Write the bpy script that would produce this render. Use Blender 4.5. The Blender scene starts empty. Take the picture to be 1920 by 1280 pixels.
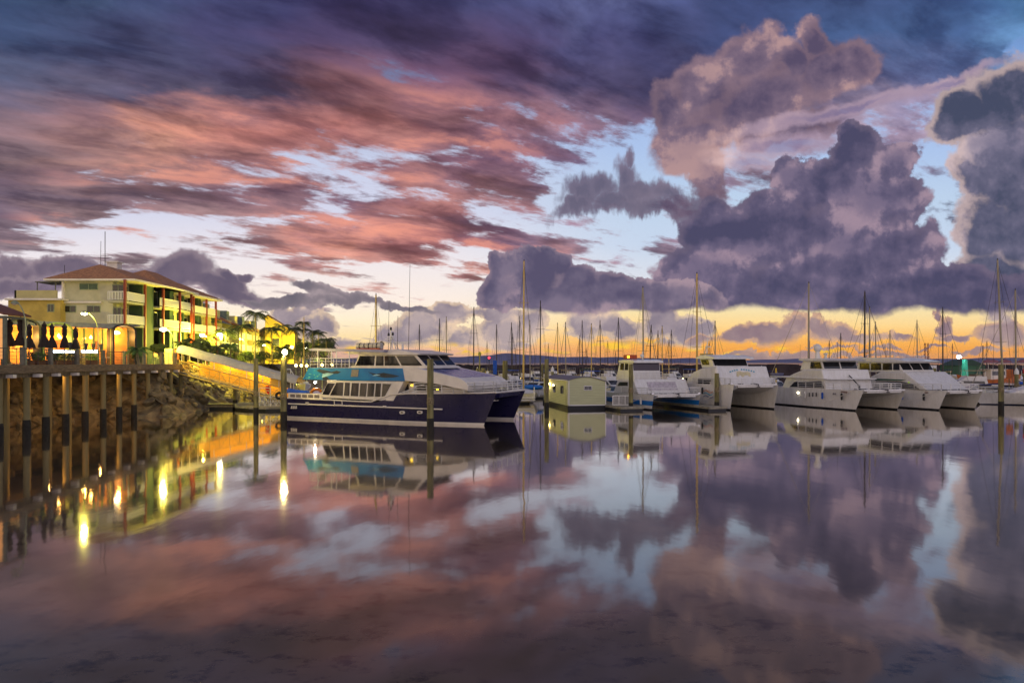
import bpy, bmesh, math, random
from mathutils import Vector, Matrix
R = math.radians
sc = bpy.context.scene
C = sc.collection
rnd = random.Random(7)
# ------------------------------------------------------------------ camera
CAMH = 6.1
cd = bpy.data.cameras.new("camera"); cam = bpy.data.objects.new("camera", cd); C.objects.link(cam)
cd.sensor_width = 36; cd.lens = 24; cd.clip_start = .2; cd.clip_end = 60000
cd.shift_y = 39/1920
cam.location = (0, 0, CAMH); cam.rotation_euler = (R(90), 0, 0)
sc.camera = cam
sc.view_settings.view_transform = 'Standard'; sc.view_settings.look = 'None'
sc.view_settings.exposure = 0.14; sc.view_settings.gamma = 1
sc.view_settings.use_curve_mapping = False
try:
    sc.cycles.sample_clamp_indirect = 3.0
    sc.cycles.max_bounces = 6; sc.cycles.diffuse_bounces = 2; sc.cycles.glossy_bounces = 4
    sc.cycles.use_adaptive_sampling = True; sc.cycles.adaptive_threshold = 0.015
    sc.cycles.use_denoising = True
except Exception: pass

def lin(c):
    return tuple((x/255/12.92 if x/255 <= .04045 else ((x/255+.055)/1.055)**2.4) for x in c[:3])
# ------------------------------------------------------------------ node helper
class NT:
    def __init__(s, t): s.t = t
    def n(s, ty, **k):
        o = s.t.nodes.new(ty)
        for a, b in k.items(): setattr(o, a, b)
        return o
    def put(s, sock, v):
        if isinstance(v, V): s.t.links.new(v.k, sock)
        elif v is not None:
            if isinstance(v, (tuple, list)) and len(v) == 3 and sock.type == 'RGBA': v = (*v, 1)
            sock.default_value = v
    def m(s, op, a, b=None, c=None, clamp=False):
        o = s.n('ShaderNodeMath', operation=op, use_clamp=clamp)
        for i, v in enumerate((a, b, c)):
            if v is not None: s.put(o.inputs[i], v)
        return V(s, o.outputs[0])
    def vm(s, op, a, b=None, scale=None):
        o = s.n('ShaderNodeVectorMath', operation=op)
        s.put(o.inputs[0], a)
        if b is not None: s.put(o.inputs[1], b)
        if scale is not None: s.put(o.inputs['Scale'], scale)
        return V(s, o.outputs['Value'] if op in ('LENGTH', 'DOT_PRODUCT', 'DISTANCE') else o.outputs[0])
    def xyz(s, x, y, z=0.0):
        o = s.n('ShaderNodeCombineXYZ')
        for i, v in enumerate((x, y, z)): s.put(o.inputs[i], v)
        return V(s, o.outputs[0])
    def sep(s, v):
        o = s.n('ShaderNodeSeparateXYZ'); s.put(o.inputs[0], v)
        return [V(s, o.outputs[i]) for i in range(3)]
    def mix(s, f, a, b, blend='MIX'):
        o = s.n('ShaderNodeMix', data_type='RGBA', blend_type=blend)
        s.put(o.inputs[0], f); s.put(o.inputs[6], a); s.put(o.inputs[7], b)
        return V(s, o.outputs[2])
    def ramp(s, f, stops, interp='LINEAR'):
        o = s.n('ShaderNodeValToRGB'); r = o.color_ramp; r.interpolation = interp
        while len(r.elements) > 1: r.elements.remove(r.elements[-1])
        for i, (p, c) in enumerate(stops):
            e = r.elements[0] if i == 0 else r.elements.new(p)
            e.position = p
            e.color = (c, c, c, 1) if isinstance(c, (int, float)) else (*c[:3], 1)
        s.put(o.inputs[0], f)
        return V(s, o.outputs[0])
    def noise(s, vec, scale, detail=4, rough=.55, dist=0., lac=2., col=False, nd='3D'):
        o = s.n('ShaderNodeTexNoise', noise_dimensions=nd)
        s.put(o.inputs['Vector'], vec)
        for k, v in (('Scale', scale), ('Detail', detail), ('Roughness', rough), ('Lacunarity', lac), ('Distortion', dist)):
            s.put(o.inputs[k], v)
        return V(s, o.outputs[1 if col else 0])
    def step(s, x, a, b):
        o = s.n('ShaderNodeMapRange', interpolation_type='SMOOTHSTEP')
        s.put(o.inputs[0], x); s.put(o.inputs[1], a); s.put(o.inputs[2], b)
        return V(s, o.outputs[0])
    last = None                                 # keeps long graphs evaluated in sequence (few live values)
    def seq(s, P, vec=True):
        if s.last is None: return P
        o = s.n('ShaderNodeVectorMath' if vec else 'ShaderNodeMath', operation='MULTIPLY_ADD')
        s.put(o.inputs[0], s.last); o.inputs[1].default_value = (1e-7,)*3 if vec else 1e-7; s.put(o.inputs[2], P)
        return V(s, o.outputs[0])
    def blob(s, P, x, y, rx, ry, rot=0, w=1.):
        o = s.n('ShaderNodeMapping', vector_type='TEXTURE')
        s.put(o.inputs[0], s.seq(P))
        o.inputs['Location'].default_value = ((x-960)/1280, (679-y)/1280, 0)
        o.inputs['Rotation'].default_value = (0, 0, R(rot))
        o.inputs['Scale'].default_value = (rx/1280, ry/1280, 1)
        l = s.vm('LENGTH', V(s, o.outputs[0]))
        r = s.m('SUBTRACT', 1, l)
        return r if w == 1 else r*w
    def blobs(s, P, L):
        r = None
        for b in L:
            q = s.blob(P, *b)
            r = q if r is None else s.m('SMOOTH_MAX', r, q, .12)
            s.last = r
        return r
class V:
    def __init__(s, t, k): s.t = t; s.k = k
    def __add__(s, o): return s.t.m('ADD', s, o)
    def __radd__(s, o): return s.t.m('ADD', s, o)
    def __sub__(s, o): return s.t.m('SUBTRACT', s, o)
    def __rsub__(s, o): return s.t.m('SUBTRACT', o, s)
    def __mul__(s, o): return s.t.m('MULTIPLY', s, o)
    def __rmul__(s, o): return s.t.m('MULTIPLY', s, o)
    def __truediv__(s, o): return s.t.m('DIVIDE', s, o)
# ------------------------------------------------------------------ sky (world)
w = bpy.data.worlds.new("World"); sc.world = w; w.use_nodes = True
w.node_tree.nodes.clear()
try:
    w.cycles.sampling_method = 'MANUAL'; w.cycles.sample_map_resolution = 512
except Exception: pass
T = NT(w.node_tree)
D = V(T, T.n('ShaderNodeTexCoord').outputs['Generated'])
dx, dy, dz = T.sep(D)
ady = T.m('MAXIMUM', T.m('ABSOLUTE', dy), .12)
hz = T.m('MAXIMUM', dz, 0.0)
sx = dx/ady; tz = hz/ady                       # tangent-plane direction, mirrored behind the viewer
P0 = T.xyz(sx, tz)
def wob(P, sc_, amp, det=5, rough=.55, ax=1., ay=1.):
    nz = T.vm('SUBTRACT', T.noise(P, sc_, det, rough, col=True, nd='2D'), (.5, .5, .5))
    return T.vm('ADD', P, T.vm('MULTIPLY', nz, (amp*ax, amp*ay, 0)))
# clear sky
def yr(stops):                                  # stops given as image pixel rows, turned into tangents above the horizon
    return T.ramp(T.m('MULTIPLY', tz, 1/.56), [(min(1, (679-y)/1280/.56), lin(c)) for y, c in stops])
clrL = yr([(679, (236, 180, 160)), (655, (246, 190, 160)), (640, (255, 222, 160)), (600, (255, 238, 205)), (560, (248, 234, 224)), (480, (232, 226, 232)),
           (400, (205, 208, 230)), (300, (190, 200, 228)), (150, (95, 115, 160)), (0, (55, 75, 115))])
clrR = yr([(679, (250, 160, 80)), (655, (255, 168, 62)), (635, (255, 186, 92)), (610, (253, 214, 140)), (585, (245, 222, 165)), (530, (215, 220, 230)),
           (460, (190, 208, 232)), (370, (178, 202, 230)), (280, (160, 188, 230)), (200, (150, 178, 225)), (100, (105, 150, 210)), (0, (65, 105, 160))])
sR = T.step(sx, -.15, .22)
clear = T.mix(sR, clrL, clrR)
# physical sky of a sun just above the horizon, laid faintly under the clouds
nis = T.n('ShaderNodeTexSky', sky_type='NISHITA', sun_disc=False, sun_elevation=R(1.2), sun_rotation=R(22))
nisv = V(T, nis.outputs[0])
clear = T.mix(.06, clear, T.vm('MINIMUM', nisv, (.8, .6, .4)))
# yellow glow patches low over the water
glow = T.noise(T.vm('MULTIPLY', P0, (1, 3.2, 1)), 16, 4, .6, nd='2D')
gm = T.m('MULTIPLY', T.step(glow, .5, .66), T.step(T.blobs(P0, [(885, 640, 55, 40), (905, 650, 60, 18), (1060, 652, 60, 14), (720, 655, 150, 12), (1200, 652, 160, 16), (1370, 655, 300, 22)]), .0, .5))
clear = T.mix(gm*.95, clear, (1.05, .62, .03))
# --- high streaky deck: colour grid x density grid
XS = [0, 160, 320, 480, 640, 800, 960, 1120, 1280, 1440, 1600, 1760, 1920]
def grid(Px, rows, ys, interp='EASE'):
    X, Y, _ = T.sep(Px)
    f = T.m('DIVIDE', X + .78, 1.56)
    out = None
    for y, r in zip(ys, rows):
        n = len(r)
        st = [(((i*1920/(n-1)-960)/1280+.78)/1.56, (lin(c) if isinstance(c, tuple) else c/10)) for i, c in enumerate(r)]
        rr = T.ramp(T.seq(f, False), st, interp)
        if out is None: out = rr; py = y; T.last = out; continue
        g = T.m('DIVIDE', Y - (679-py)/1280, (py-y)/1280, clamp=True)
        out = T.mix(g, out, rr); py = y; T.last = out
    return out
ys = [600, 520, 450, 370, 300, 230, 160, 80, 0]
COL = [
 [(190,170,180),(190,170,180),(170,150,165),(175,155,165),(190,170,180),(200,180,180),(190,170,175),(150,135,150),(130,115,135),(130,110,130),(130,115,135),(120,105,130),(110,100,130)],
 [(165,150,160),(160,145,155),(170,145,155),(185,160,165),(215,160,145),(215,150,135),(205,140,130),(150,125,145),(150,130,150),(110,95,120),(110,95,125),(110,100,130),(100,95,125)],
 [(140,118,126),(170,135,132),(176,140,140),(170,125,125),(212,134,114),(178,108,104),(128,98,122),(150,124,142),(150,126,146),(116,98,122),(108,98,122),(108,98,124),(100,98,126)],
 [(104,88,104),(112,92,106),(140,108,118),(132,98,110),(120,90,114),(176,116,112),(160,114,120),(150,130,152),(132,112,138),(128,112,140),(136,118,140),(118,112,140),(92,94,124)],
 [(120,98,106),(160,118,112),(178,126,112),(168,112,108),(178,118,112),(140,98,112),(120,90,114),(150,134,166),(150,128,146),(164,140,156),(156,138,162),(138,128,156),(118,118,146)],
 [(135,108,118),(140,102,110),(205,135,112),(200,122,108),(165,100,98),(150,100,106),(150,102,112),(140,110,130),(135,110,135),(150,130,150),(175,150,165),(170,150,175),(150,150,180)],
 [(88,84,110),(92,84,108),(84,78,104),(88,76,100),(135,92,98),(112,76,98),(88,68,98),(80,72,106),(76,72,106),(76,74,112),(86,92,135),(92,98,140),(110,130,175)],
 [(62,80,115),(68,80,114),(70,74,110),(72,70,108),(86,70,104),(88,74,108),(84,70,108),(80,80,125),(60,64,106),(56,68,114),(58,84,132),(60,90,140),(100,150,205)],
 [(48,68,102),(58,78,112),(64,76,116),(66,68,110),(62,60,104),(66,64,104),(74,78,122),(84,90,138),(68,78,128),(50,64,108),(54,74,120),(48,76,122),(60,105,152)]]
# 17 columns, 120 px apart, in tenths of cover
DEN = [
 [2,1,1,1,2,2,1,1,1,1,0,0,0,0,0,0,0],
 [5,4,4,4,3,4,4,3,2,2,2,2,2,3,3,3,3],
 [7,4,3,3,5,9,10,9,8,5,4,5,5,5,5,5,5],
 [10,10,6,7,7,4,5,7,6,3,3,4,4,4,4,4,4],
 [9,9,8,9,7,6,6,8,7,3,1,2,4,4,4,3,4],
 [10,10,10,10,10,10,10,5,8,7,5,7,8,8,6,4,6],
 [10]*17, [10,10,10,10,10,10,10,10,10,9,9,10,10,10,10,9,2], [10]*17]
cp = T.m('ADD', hz, .16)
PC = T.xyz(dx/cp, dy/cp)                        # flat cloud deck seen in perspective
rotn = T.n('ShaderNodeMapping', vector_type='TEXTURE'); T.put(rotn.inputs[0], PC); rotn.inputs['Rotation'].default_value = (0, 0, R(34)); rotn.inputs['Scale'].default_value = (1.1, .60, 1)
PCs = V(T, rotn.outputs[0])                     # streets of cloud drawn out along the wind
nA = T.noise(PCs, 2.6, 9, .64, dist=.12, nd='2D')
nB = T.noise(PCs, 2.9, 8, .60, dist=.2, nd='2D')
W1 = T.vm('ADD', P0, T.vm('MULTIPLY', T.vm('SUBTRACT', T.noise(PCs, 2.2, 8, .62, col=True, nd='2D'), (.5, .5, .5)), (.30, .12, 0)))
gcol = grid(W1, COL, ys)
gden = grid(W1, DEN, ys)
dn = gden + (nA-.5)*1.9
aH = T.step(dn, .36, .66)
# light and shade inside the deck
sh = T.m('MULTIPLY_ADD', nB-.5, 1.85, 1.05)
sh = T.m('ADD', sh, (nA-.5)*-.9)
sh = T.m('MINIMUM', T.m('MAXIMUM', sh, .55), 1.5)
hcol = T.vm('SCALE', gcol, scale=sh)
hcol = T.mix((1-T.step(nB, .36, .52))*.55, hcol, T.vm('MULTIPLY', hcol, (.56, .54, .70)))
nE = T.noise(PCs, 1.25, 6, .6, dist=.3, nd='2D')
hcol = T.mix((1-T.step(nE, .40, .54))*.62, hcol, T.vm('MULTIPLY', hcol, (.60, .56, .70)))
hot = T.m('MULTIPLY', T.step(nB, .5, .68), T.step(T.blobs(P0, [(620, 250, 560, 120), (800, 450, 420, 60, -8), (200, 440, 260, 70), (500, 330, 500, 60)]), .0, .6))
hcol = T.mix(hot*.6, hcol, lin((232, 142, 112)))
hs_ = T.n('ShaderNodeHueSaturation'); hs_.inputs['Saturation'].default_value = .92; hs_.inputs['Value'].default_value = 1.0
T.put(hs_.inputs['Color'], hcol); hcol = V(T, hs_.outputs[0])
sky = T.mix(aH, clear, hcol)
# --- cumulus groups
nC = T.noise(P0, 9.5, 9, .61, nd='2D')
nC2 = T.noise(T.vm('ADD', P0, (.012, -.015, 0)), 9.5, 9, .61, nd='2D')
nL = T.noise(P0, 5.0, 3, .5, nd='2D')
nM2 = T.noise(T.vm('ADD', P0, (.030, -.038, 0)), 5.0, 3, .5, nd='2D')
embL = nL - nM2
emb = (nC - nC2)                                # relief: bright where the cloud faces up and to the light
PD = T.n('ShaderNodeMapping', vector_type='TEXTURE'); T.put(PD.inputs[0], P0); PD.inputs['Rotation'].default_value = (0, 0, R(28)); PD.inputs['Scale'].default_value = (2.4, 1, 1)
nD = T.noise(V(T, PD.outputs[0]), 12, 6, .55, nd='2D')     # wind-drawn streaks
WC = wob(P0, 11, .07, 6, .6)
WS = wob(P0, 5, .09, 6, .6)
PV = T.vm('MULTIPLY', P0, (1, .35, 1))
WV = T.vm('ADD', P0, T.vm('MULTIPLY', T.vm('SUBTRACT', T.noise(PV, 14, 6, .62, col=True, nd='2D'), (.5, .5, .5)), (.05, .10, 0)))
def cumulus(sky, L, dark, mid, lit, amp=.75, lo=.12, hi=.30, P=None, k=4.0, rim=.6, rimcol=None, core=.9, leak=1., base=None, streak=0., big=1.3, side=0.):
    d = T.blobs(P or WC, L)
    dd = d + (nC-.5)*amp
    if streak: dd = dd + (nD-.5)*streak
    a = T.step(dd, lo, hi)
    if base is not None:
        a = a * T.step(tz + (nL-.5)*.045 + (nC-.5)*.035, (679-base-7)/1280, (679-base+8)/1280)
    inner = T.step(dd, hi, core)
    tone = T.m('ADD', T.m('MULTIPLY_ADD', emb, k*.75, .48), embL*(big*2.6))
    if streak: tone = tone + (nD-.5)*streak*2
    body = T.mix(T.m('MULTIPLY', tone, 1.0, clamp=True), lin(dark), lin(mid))
    hi_ = T.m('MULTIPLY', T.step(tone, .62, 1.15), T.m('SUBTRACT', 1.1, inner), clamp=True)
    body = T.mix(hi_, body, lin(lit))
    edge = T.m('MULTIPLY', T.m('SUBTRACT', 1, T.step(dd, hi, hi+.24)), rim)
    body = T.mix(edge, body, lin(rimcol or lit))
    T.last = T.mix(a*leak, sky, body)
    return T.last
# far horizon bank (soft grey cumulus rows with gaps)
WF = wob(P0, 20, .045, 6, .62)
sky = cumulus(sky, [(540, 600, 40, 40), (600, 612, 60, 45), (575, 585, 60, 24), (655, 650, 110, 24), (730, 640, 60, 45), (790, 612, 80, 50), (845, 590, 60, 34), (862, 640, 66, 30), (800, 650, 120, 26), (955, 622, 84, 44), (930, 590, 80, 22), (990, 600, 60, 40), (1000, 650, 120, 16),
    (1095, 612, 66, 46), (1160, 615, 90, 40), (1235, 605, 60, 45), (1290, 620, 70, 40), (1200, 645, 140, 16), (1320, 610, 40, 30)], (136, 124, 136), (170, 154, 158), (222, 194, 174), amp=1.45, lo=.27, hi=.38, P=WF, k=5, rimcol=(235, 205, 170), base=647, rim=.6)
sky = cumulus(sky, [(1385, 632, 60, 16), (1440, 628, 70, 24), (1490, 612, 34, 34), (1560, 622, 56, 26), (1530, 610, 20, 20), (1600, 635, 70, 10), (1330, 640, 40, 14),
    (1880, 628, 60, 28), (1790, 632, 45, 9), (1700, 632, 40, 8), (1770, 612, 18, 20), (1762, 590, 10, 16)], (140, 116, 124), (168, 144, 142), (205, 170, 145), amp=.75, lo=.0, hi=.2, P=WF, k=4, rimcol=(222, 175, 135), base=642)
sky = cumulus(sky, [(1440, 668, 30, 10), (1470, 664, 22, 14), (1500, 666, 50, 12), (1420, 672, 100, 7), (1600, 668, 90, 5), (1700, 664, 60, 4), (1640, 655, 50, 4), (1560, 650, 60, 4), (1840, 660, 60, 4), (1750, 650, 40, 4)], (150, 122, 124), (178, 146, 136), (205, 165, 140), amp=.6, lo=.0, hi=.2, P=WF, k=4, rim=.3)
# dark wisps and the left bank
sky = cumulus(sky, [(325, 505, 80, 56), (300, 530, 120, 44), (380, 535, 110, 34, -6), (430, 550, 90, 22, -8), (450, 508, 30, 14), (420, 520, 60, 20, -20), (230, 520, 90, 36), (140, 505, 120, 34), (150, 540, 140, 30), (20, 505, 110, 26), (50, 540, 130, 30)],
    (96, 86, 106), (118, 104, 120), (140, 124, 138), amp=.55, lo=.12, hi=.34, P=WS, k=3, rim=.35, rimcol=(175, 155, 160), big=.7)
sky = cumulus(sky, [(590, 566, 150, 13, -3), (600, 545, 70, 14, -20), (650, 562, 80, 14, -12), (730, 573, 120, 7, -2), (520, 560, 90, 8)],
    (104, 98, 110), (128, 118, 126), (160, 145, 150), amp=.6, lo=.05, hi=.3, P=WS, k=3, rim=.3)
sky = cumulus(sky, [(1080, 370, 60, 46), (1070, 400, 60, 30), (1130, 360, 56, 40), (1230, 400, 90, 30), (1160, 395, 80, 30), (1185, 335, 34, 60), (1200, 370, 60, 40), (1330, 350, 44, 80), (1250, 365, 60, 40), (1300, 385, 50, 50), (1190, 295, 18, 30)],
    (84, 72, 96), (112, 94, 112), (150, 132, 152), amp=1.25, lo=.06, hi=.5, P=WV, k=3, rim=.15, leak=.9)
# upper pink tower
sky = cumulus(sky, [(1300, 270, 90, 70, 20), (1262, 200, 52, 64), (1330, 170, 90, 80, 30), (1415, 110, 90, 66, 25), (1430, 190, 150, 80, 25), (1530, 75, 46, 60), (1485, 110, 60, 60), (1560, 130, 110, 74, 20), (1325, 330, 44, 70, -10), (1605, 105, 55, 56), (1480, 240, 130, 30, 12)],
    (84, 74, 100), (128, 108, 126), (170, 138, 140), amp=.62, lo=.08, hi=.36, k=3.6, rim=.16, rimcol=(190, 150, 146), core=1.6, streak=.6, big=.9)
# mauve sweep linking the towers
sky = cumulus(sky, [(1600, 200, 330, 26, 14), (1480, 275, 190, 34, 8), (1780, 145, 180, 20, 22), (1420, 310, 120, 26)], (130, 116, 148), (168, 146, 166), (214, 180, 178), amp=.4, lo=.1, hi=.6, P=WS, k=2, rim=.25, leak=.8, streak=.3)
# right tower
sky = cumulus(sky, [(1810, 215, 100, 60, 20), (1900, 180, 110, 90), (1775, 245, 62, 48), (1900, 300, 130, 110), (1830, 330, 60, 60), (1850, 420, 72, 110), (1880, 340, 80, 80), (1930, 420, 110, 130), (1870, 520, 110, 80)],
    (66, 72, 96), (112, 108, 132), (164, 150, 164), amp=.5, lo=.10, hi=.28, k=4, rim=.5, rimcol=(224, 196, 188), core=.8, big=.6, streak=.3)
# middle dark mass
sky = cumulus(sky, [(1490, 330, 54, 36), (1600, 285, 65, 60), (1585, 255, 40, 36), (1560, 350, 120, 60), (1690, 310, 66, 50), (1650, 370, 110, 60), (1400, 430, 130, 60), (1330, 430, 70, 70), (1480, 430, 170, 90),
    (1620, 470, 170, 90), (1350, 520, 130, 70), (1500, 545, 260, 70), (1750, 545, 250, 60), (1920, 560, 200, 44), (1280, 560, 120, 40), (1400, 585, 300, 24), (1800, 585, 300, 24)],
    (72, 70, 98), (108, 98, 124), (156, 134, 150), amp=.66, lo=.10, hi=.21, k=5, rim=.22, rimcol=(146, 126, 142), core=.8, base=584, big=1.0, streak=.3)
# centre cumulus above the masts
sky = cumulus(sky, [(955, 505, 46, 44), (1005, 500, 50, 54), (1015, 476, 34, 34), (1045, 490, 40, 44), (985, 480, 30, 26), (940, 545, 56, 46), (985, 535, 60, 40), (1082, 530, 56, 52), (1060, 560, 140, 40), (1150, 550, 70, 46), (1200, 565, 110, 44), (1260, 565, 110, 40)],
    (84, 78, 104), (114, 104, 126), (160, 138, 150), amp=.7, lo=.10, hi=.18, k=5, rim=.4, rimcol=(160, 138, 150), core=.8, base=584)
# below the horizon: dim ground tone
below = T.step(dz, -.05, 0.0)
sky = T.mix(below, (.03, .03, .035), sky)
# overhead: fade to dusk tone; behind: bright unseen sky added to light the boats
over = T.step(tz, .56, 1.3)
sky = T.mix(over, sky, (.13, .14, .23))
sky = T.mix(T.step(dy, .15, -.35), sky, T.mix(T.step(dz, .0, .6), T.mix(T.step(dx, .35, -.55), (1.10, .98, 1.14), (1.4, 1.05, .68)), (.38, .38, .50)))  # left part of this added fill is warmed to stand for town glow
bg = T.n('ShaderNodeBackground'); T.put(bg.inputs[0], sky); bg.inputs[1].default_value = 1.0
wo = T.n('ShaderNodeOutputWorld'); T.t.links.new(bg.outputs[0], wo.inputs[0])
# ------------------------------------------------------------------ materials
MATS = {}
def mat(name, col, rough=.5, metal=0., emit=None, es=1., var=.12, vs=3., bump=0., bs=30., spec=.5, coat=0., stretch=(1, 1, 1), col2=None, alpha=None):
    if name in MATS: return MATS[name]
    m = bpy.data.materials.new(name); m.use_nodes = True
    t = NT(m.node_tree); p = m.node_tree.nodes['Principled BSDF']
    c = lin(col)
    if var > 0:
        o = V(t, t.n('ShaderNodeTexCoord').outputs['Object'])
        o = t.vm('MULTIPLY', o, stretch)
        n = t.noise(o, vs, 5, .6)
        c2 = lin(col2) if col2 else tuple(x*(1-var*2.2) for x in c)
        c1 = c if col2 else tuple(min(1, x*(1+var)) for x in c)
        t.put(p.inputs['Base Color'], t.mix(t.step(n, .32, .68), c2, c1))
        n2 = t.noise(o, vs*4, 3, .6)
        t.put(p.inputs['Roughness'], t.m('MULTIPLY_ADD', n2-.5, .25, rough, clamp=True))
        if bump > 0:
            b = t.n('ShaderNodeBump'); b.inputs['Strength'].default_value = bump; b.inputs['Distance'].default_value = .05
            t.put(b.inputs['Height'], t.noise(o, bs, 4, .6)); t.t.links.new(b.outputs[0], p.inputs['Normal'])
    else:
        p.inputs['Base Color'].default_value = (*c, 1); p.inputs['Roughness'].default_value = rough
    p.inputs['Metallic'].default_value = metal
    p.inputs['Specular IOR Level'].default_value = spec
    p.inputs['Coat Weight'].default_value = coat
    if emit: p.inputs['Emission Color'].default_value = (*lin(emit), 1); p.inputs['Emission Strength'].default_value = es
    MATS[name] = m
    return m
WHITE = mat('white_gelcoat', (222, 218, 212), .3, coat=.3, var=.05, vs=1.3, stretch=(1.6, 1.6, .35), col2=(210, 205, 196))
CREAM = mat('cream_paint', (224, 214, 198), .4, var=.06, vs=.7)
NAVY = mat('navy_hull_paint', (28, 25, 58), .3, coat=.0, spec=.3, var=.10, vs=.4, col2=(35, 31, 68))
TEAL = mat('teal_band_paint', (4, 104, 160), .4, var=.15, vs=.5, col2=(14, 128, 176))
BLUEP = mat('blue_stripe_paint', (20, 110, 190), .35, var=.05)
BLUEC = mat('blue_canvas', (20, 80, 175), .8, var=.12)
GLASS = mat('dark_window_glass', (18, 20, 26), .06, spec=.7, var=0)
GLASSB = mat('smoked_window_glass', (30, 30, 36), .08, spec=.6, var=0)
STEEL = mat('stainless_rail', (200, 200, 200), .25, metal=.9, var=0)
RAILW = mat('white_rail_paint', (222, 218, 210), .4, var=0)
ALU = mat('mast_aluminium', (150, 140, 120), .45, metal=.35, var=.08, stretch=(1, 1, .1))
ALUD = mat('dark_mast_paint', (52, 44, 44), .5, var=.05)
ALUG = mat('gold_mast_paint', (196, 165, 90), .45, metal=.2, var=.06)
BLACK = mat('black_rubber', (20, 20, 22), .6, var=.05)
ANTI = mat('dark_antifouling', (22, 22, 26), .5, var=.1)
ORANGE = mat('orange_plastic', (220, 95, 30), .5, var=.05)
REDP = mat('red_paint', (190, 35, 25), .5, var=.05)
YELP = mat('yellow_paint', (225, 185, 25), .5, var=.06)
TIMB = mat('weathered_timber', (128, 112, 84), .85, var=.2, vs=2, bump=.4, stretch=(4, 4, .4), col2=(88, 78, 60))
PILE = mat('piling_timber', (142, 134, 84), .9, var=.2, vs=1.2, bump=.5, stretch=(3, 3, .35), col2=(92, 86, 56))
WEED = mat('tidal_weed', (38, 34, 24), .8, var=.25, vs=4, bump=.6)
BARN = mat('barnacle_band', (150, 136, 100), .95, var=.3, vs=9, bump=.8, col2=(92, 76, 52))
CONC = mat('concrete', (150, 142, 122), .85, var=.15, vs=1.5, bump=.2)
DECKM = mat('grey_deck_paint', (140, 136, 130), .6, var=.08)
def emis(name, col, s):
    if name in MATS: return MATS[name]
    m = bpy.data.materials.new(name); m.use_nodes = True; n = m.node_tree; n.nodes.clear()
    e = n.nodes.new('ShaderNodeEmission'); e.inputs[0].default_value = (*lin(col), 1); e.inputs[1].default_value = s
    o = n.nodes.new('ShaderNodeOutputMaterial'); n.links.new(e.outputs[0], o.inputs[0]); MATS[name] = m
    return m
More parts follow.
